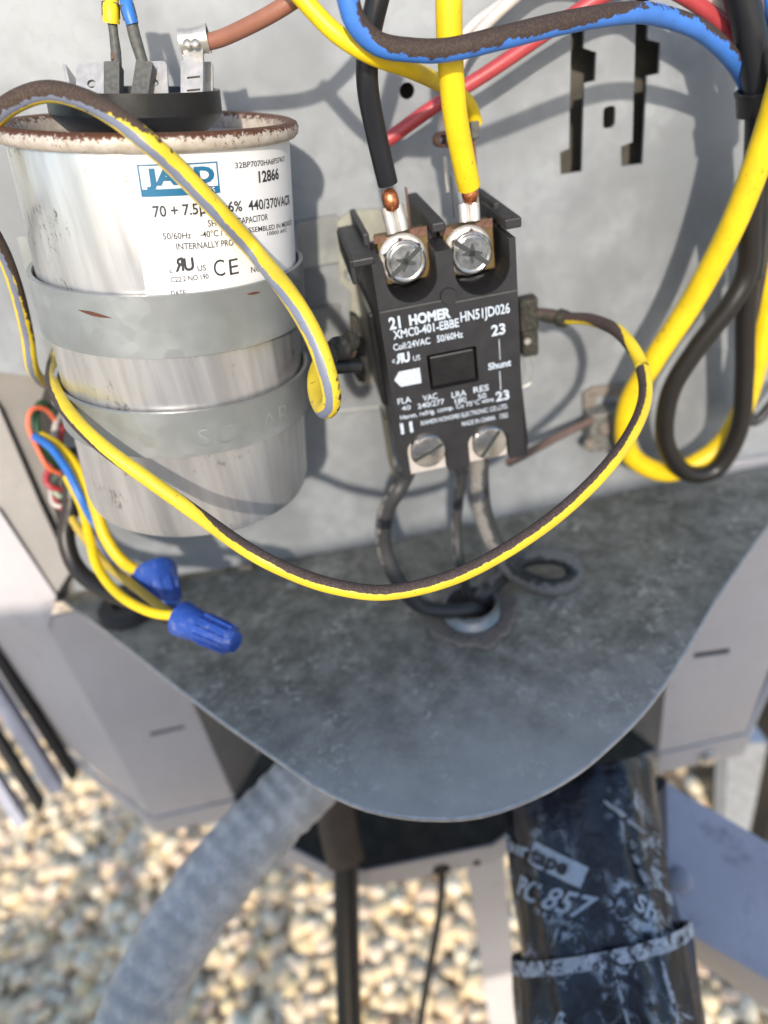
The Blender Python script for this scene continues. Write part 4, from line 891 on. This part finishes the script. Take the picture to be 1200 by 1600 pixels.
nut('rear blue wire nut, upright with its mouth facing the yellow wires', Dp(240, 893, 232), Dp(262, 948, 226), 7.2, 4.2)

# ================================================================ things below the shelf
N = NT('conduit_grey'); at = N.n('ShaderNodeAttribute', attribute_name='tb'); sx = N.n('ShaderNodeSeparateXYZ'); N.l(at.outputs['Vector'], sx.inputs[0])
c1 = N.mix(N.step(N.noise(7, 5, .7), .38, .66), (.50, .48, .47), (.74, .72, .69)); c1 = N.mix(N.step(N.noise(18, 4), .45, .75), c1, (.48, .45, .42)); N.bump(N.noise(6, 2, .5), .4, 1.0)
M['conduit'] = N.set(c1, .6)
wire('flexible_conduit', 'grey corrugated flexible conduit slanting from under the shelf to the lower left', [Dp(545, 1150, 272), Dp(490, 1210, 268), Dp(425, 1275, 262), Dp(345, 1365, 254), Dp(275, 1465, 247), Dp(220, 1570, 240), Dp(185, 1680, 234), Dp(165, 1800, 234)], (3, 112), M['conduit'], cat='conduit', n=36, step=.8,
     rib=lambda L: .017*math.sin(L*2*math.pi/6.2)+.012*math.sin(L*.31), wob=.03)
e = empty('black_hose', Dp(545, 1600, 330), 'straight black hose hanging down from a brown fitting under the shelf', 'hose')
hz = []
tube('hose', [Dp(540, 1310, 312), Dp(541, 1400, 312), Dp(543, 1500, 312), Dp(546, 1600, 312), Dp(552, 1750, 312)], (2, 39), M['w_black'], e, n=20)
tube('fitting', [Dp(522, 1230, 312), Dp(528, 1290, 312), Dp(540, 1345, 312)], (1, 60), mat('brown_fitting', (.11, .08, .06), .6), e, n=20)
wire('thin_cable', 'thin dark cable dangling from the hole in the base rim', [Dp(690, 1352, 369), Dp(690, 1390, 366), Dp(683, 1450, 366), Dp(668, 1530, 364), Dp(655, 1620, 362), Dp(648, 1750, 362)], (2, 12), M['w_brownblack'], cat='cable', n=10)
# taped pipe
PA, PB = Dp(905, 1235, 268), Dp(952, 1620, 238)
pc = Cyl(PA, PB-PA, CAM-PA)
RP = 128*depth(Dp(930, 1450, 250))/FP
pipe = empty('taped_pipe', PB, 'fat pipe wrapped in black duct tape with white smears and printing', 'pipe')
N = NT('black_duct_tape')
c1 = N.mix(N.step(N.noise(9, 4), .35, .7), (.006, .008, .013), (.018, .024, .042))
sm_ = N.math('MULTIPLY', N.step(N.noise(5, 7, .8, stretch=(1, 1, .22), dist=.6), .51, .57), N.step(N.noise(24, 2), .42, .56))
c1 = N.mix(sm_, c1, (.42, .47, .55)); N.bump(N.noise(5, 4, .6, stretch=(1, 1, .3), dist=.6), .55, 1.2)
M['tape'] = N.set(c1, .22)
M['smear'] = mat('white_tape_backing', (.52, .56, .62), .6, 0, .3, 3, .5, 1, dirt=(.03, .035, .05), dth=(.50, .56), ds=4)
def wrk(t, h): return 1.5*mnoise.noise(V((math.cos(t)*3, math.sin(t)*3, h*.03+1)))+.9*mnoise.noise(V((math.cos(t)*8, math.sin(t)*8, h*.05+1)))
def wrapm(h0, h1, rb, sk, name, seed, m):
    n = 120; k = 26; mb = MB(); vs = []
    for i in range(n):
        t = i/n*2*math.pi
        for j in range(k+1):
            h = h0+(h1-h0)*j/k + sk*math.sin(t)
            dr = wrk(t, h)
            vs.append(pc.P(t, h, rb+dr-max(0, -2-(h0+(h1-h0)*j/k))*.55))
    mb.add(vs, [(i*(k+1)+j, ((i+1) % n)*(k+1)+j, ((i+1) % n)*(k+1)+j+1, i*(k+1)+j+1) for i in range(n) for j in range(k)])
    return mb.put(name, m, pipe, smooth=True)
hm = pc.hit(930, 1478, RP)[1]
(tL, hL), (tR, hR) = pc.hit(808, 1508, RP), pc.hit(1048, 1464, RP); skk = (hR-hL)/(math.sin(tR)-math.sin(tL)); hm = hL-skk*math.sin(tL)
wrapm(-5, hm+4, RP-1.2, skk, 'upper_wrap', 1, M['tape'])
wrapm(hm+1, 190, RP+2.0, skk, 'lower_wrap', 5, M['tape'])
wrapm(hm-1.6, hm+2.6, RP+2.2, skk, 'wrap_edge', 9, M['smear'])
# folded tape ridges
for (xa, ya, xb, yb, wd) in ((950, 1487, 990, 1640, 3.6), (1022, 1490, 1060, 1640, 6.0), (945, 1250, 1004, 1300, 2.6), (985, 1310, 1018, 1390, 1.6)):
    (ta, ha), (tb_, hb_) = pc.hit(xa, ya, RP), pc.hit(xb, yb, RP); mb = MB(); n = 14; rr = RP+(.9 if ya < 1480 else 2.6)
    for i in range(n+1):
        u = i/n; t = ta+(tb_-ta)*u; h = ha+(hb_-ha)*u; wdd = wd*(.35+.65*math.sin(math.pi*min(1, u*.9+.1)))*(1+.5*mnoise.noise(V((u*6, xa, 0))))
        mb.v += [pc.P(t-wdd/2/RP, h, rr-.9+wrk(t, h)-.8), pc.P(t, h, rr+.35+wrk(t, h)-.6), pc.P(t+wdd/2/RP, h, rr-.9+wrk(t, h)-.8)]
    mb.f = [(i*3+j, i*3+3+j, i*3+4+j, i*3+1+j) for i in range(n) for j in (0, 1)]
    mb.put('tape_fold', M['smear'], pipe, smooth=True)
# printing on the tape
def pq(x, y): t, h = pc.hit(x, y, RP); return t, h
def pcoord(p):
    q = p-pc.C; h = q.dot(pc.a); q = q-pc.a*h; return math.atan2(q.dot(pc.e), q.dot(pc.f)), h
def pt(mb, s, xl, yl, xr, yr, xu, yu, bold=.03, lift=1.3):
    """baseline from (xl,yl) to (xr,yr); (xu,yu) is the top of the first letter"""
    A, B, U = pq(xl, yl), pq(xr, yr), pq(xu, yu); vs, fs = textraw(s, bold); a = min(v[0] for v in vs); b = max(v[0] for v in vs)
    mb.add([pc.P(A[0]+(B[0]-A[0])*(x-a)/(b-a)+(U[0]-A[0])*y/.69, A[1]+(B[1]-A[1])*(x-a)/(b-a)+(U[1]-A[1])*y/.69, lift) for x, y in vs], fs)
    mb.v[-len(vs):] = [pc.P(*((lambda q: (q[0], q[1], RP-1.2+wrk(q[0], q[1])+lift-.55+(2 if q[1] > hm else 0)))(pcoord(p)))) for p in mb.v[-len(vs):]]
tp = MB()
def ptl(*a):
    m_ = MB(); pt(m_, *a); m_.put('tape_printing', M['print'], pipe)
ptl("Shur", 783, 1322, 824, 1341, 790, 1302); ptl("PC 857", 804, 1396, 912, 1436, 812, 1368, .02); ptl("®", 786, 1372, 800, 1376, 788, 1352, .0)
ptl("Sh", 990, 1418, 1024, 1440, 1000, 1396, .03); ptl("Shurtape", 868, 1604, 905, 1640, 884, 1576, .03, 2.6); ptl("100 ft  Lined", 830, 1425, 888, 1448, 833, 1416, 0)
bxm = MB(); q = [pq(*p) for p in ((822, 1346), (906, 1388), (920, 1356), (836, 1314))]
n = 24; pv = []
for i in range(n+1):
    u = i/n
    for v_ in range(9):
        k_ = v_/8; tt_ = [(q[a_][c_]+(q[b_][c_]-q[a_][c_])*u) for a_, b_ in ((0, 1), (3, 2)) for c_ in (0, 1)]
        t = tt_[0]+(tt_[2]-tt_[0])*k_; h = tt_[1]+(tt_[3]-tt_[1])*k_; pv.append(pc.P(t, h, RP-1.2+wrk(t, h)+.35))
bxm.add(pv, [(9*i+j, 9*i+9+j, 9*i+10+j, 9*i+1+j) for i in range(n) for j in range(8)]); bxm.put('printed_box', M['print'], pipe)
tk = MB(); pt(tk, "tape", 828, 1343, 882, 1368, 836, 1322, .03, 1.6); tk.put('box_printing', M['ink'], pipe)
# ================================================================ out of frame: stool, cover and bag added to shade the lower part
st = empty('added_shade_stool', (-60, -360, -GZ), 'unseen black stool added in front of the unit to hold the shading cover', 'stool')
MB().box((-195, -470, -276), (150, -330, -262)).put('added_stool_seat', M['black'], st, bevel=2)
for x in (-193, 128):
    for y in (-465, -347): MB().box((x, y, -GZ), (x+12, y+12, -276)).put('leg', M['black'], st)
cv = MB().box((-250, -352, -261), (160, -350, -12)).box((-250, -350, -261), (-248, -335, -12)).box((158, -350, -261), (160, -335, -12)).put('added_shade_cover', M['beige'], None, bevel=.5)
tag(cv, 'unseen beige panel added on the stool to shade the lower cabinet', 'cover')
bag = empty('added_shade_bag', (-310, -390, -GZ), 'unseen black bag with a handle, added before the unit to shade the gravel', 'bag')
MB().prism([V((-445, -430, -GZ)), V((-212, -430, -GZ)), V((-228, -430, -343)), V((-410, -430, -343))], (0, 85, 0)).put('added_shade_bag_body', M['blackm'], bag, bevel=6)
tube('added_bag_handle', [V((-352, -390, -350)), V((-346, -390, -306)), V((-330, -390, -290)), V((-312, -390, -306)), V((-306, -390, -350))], 11, M['black'], bag)
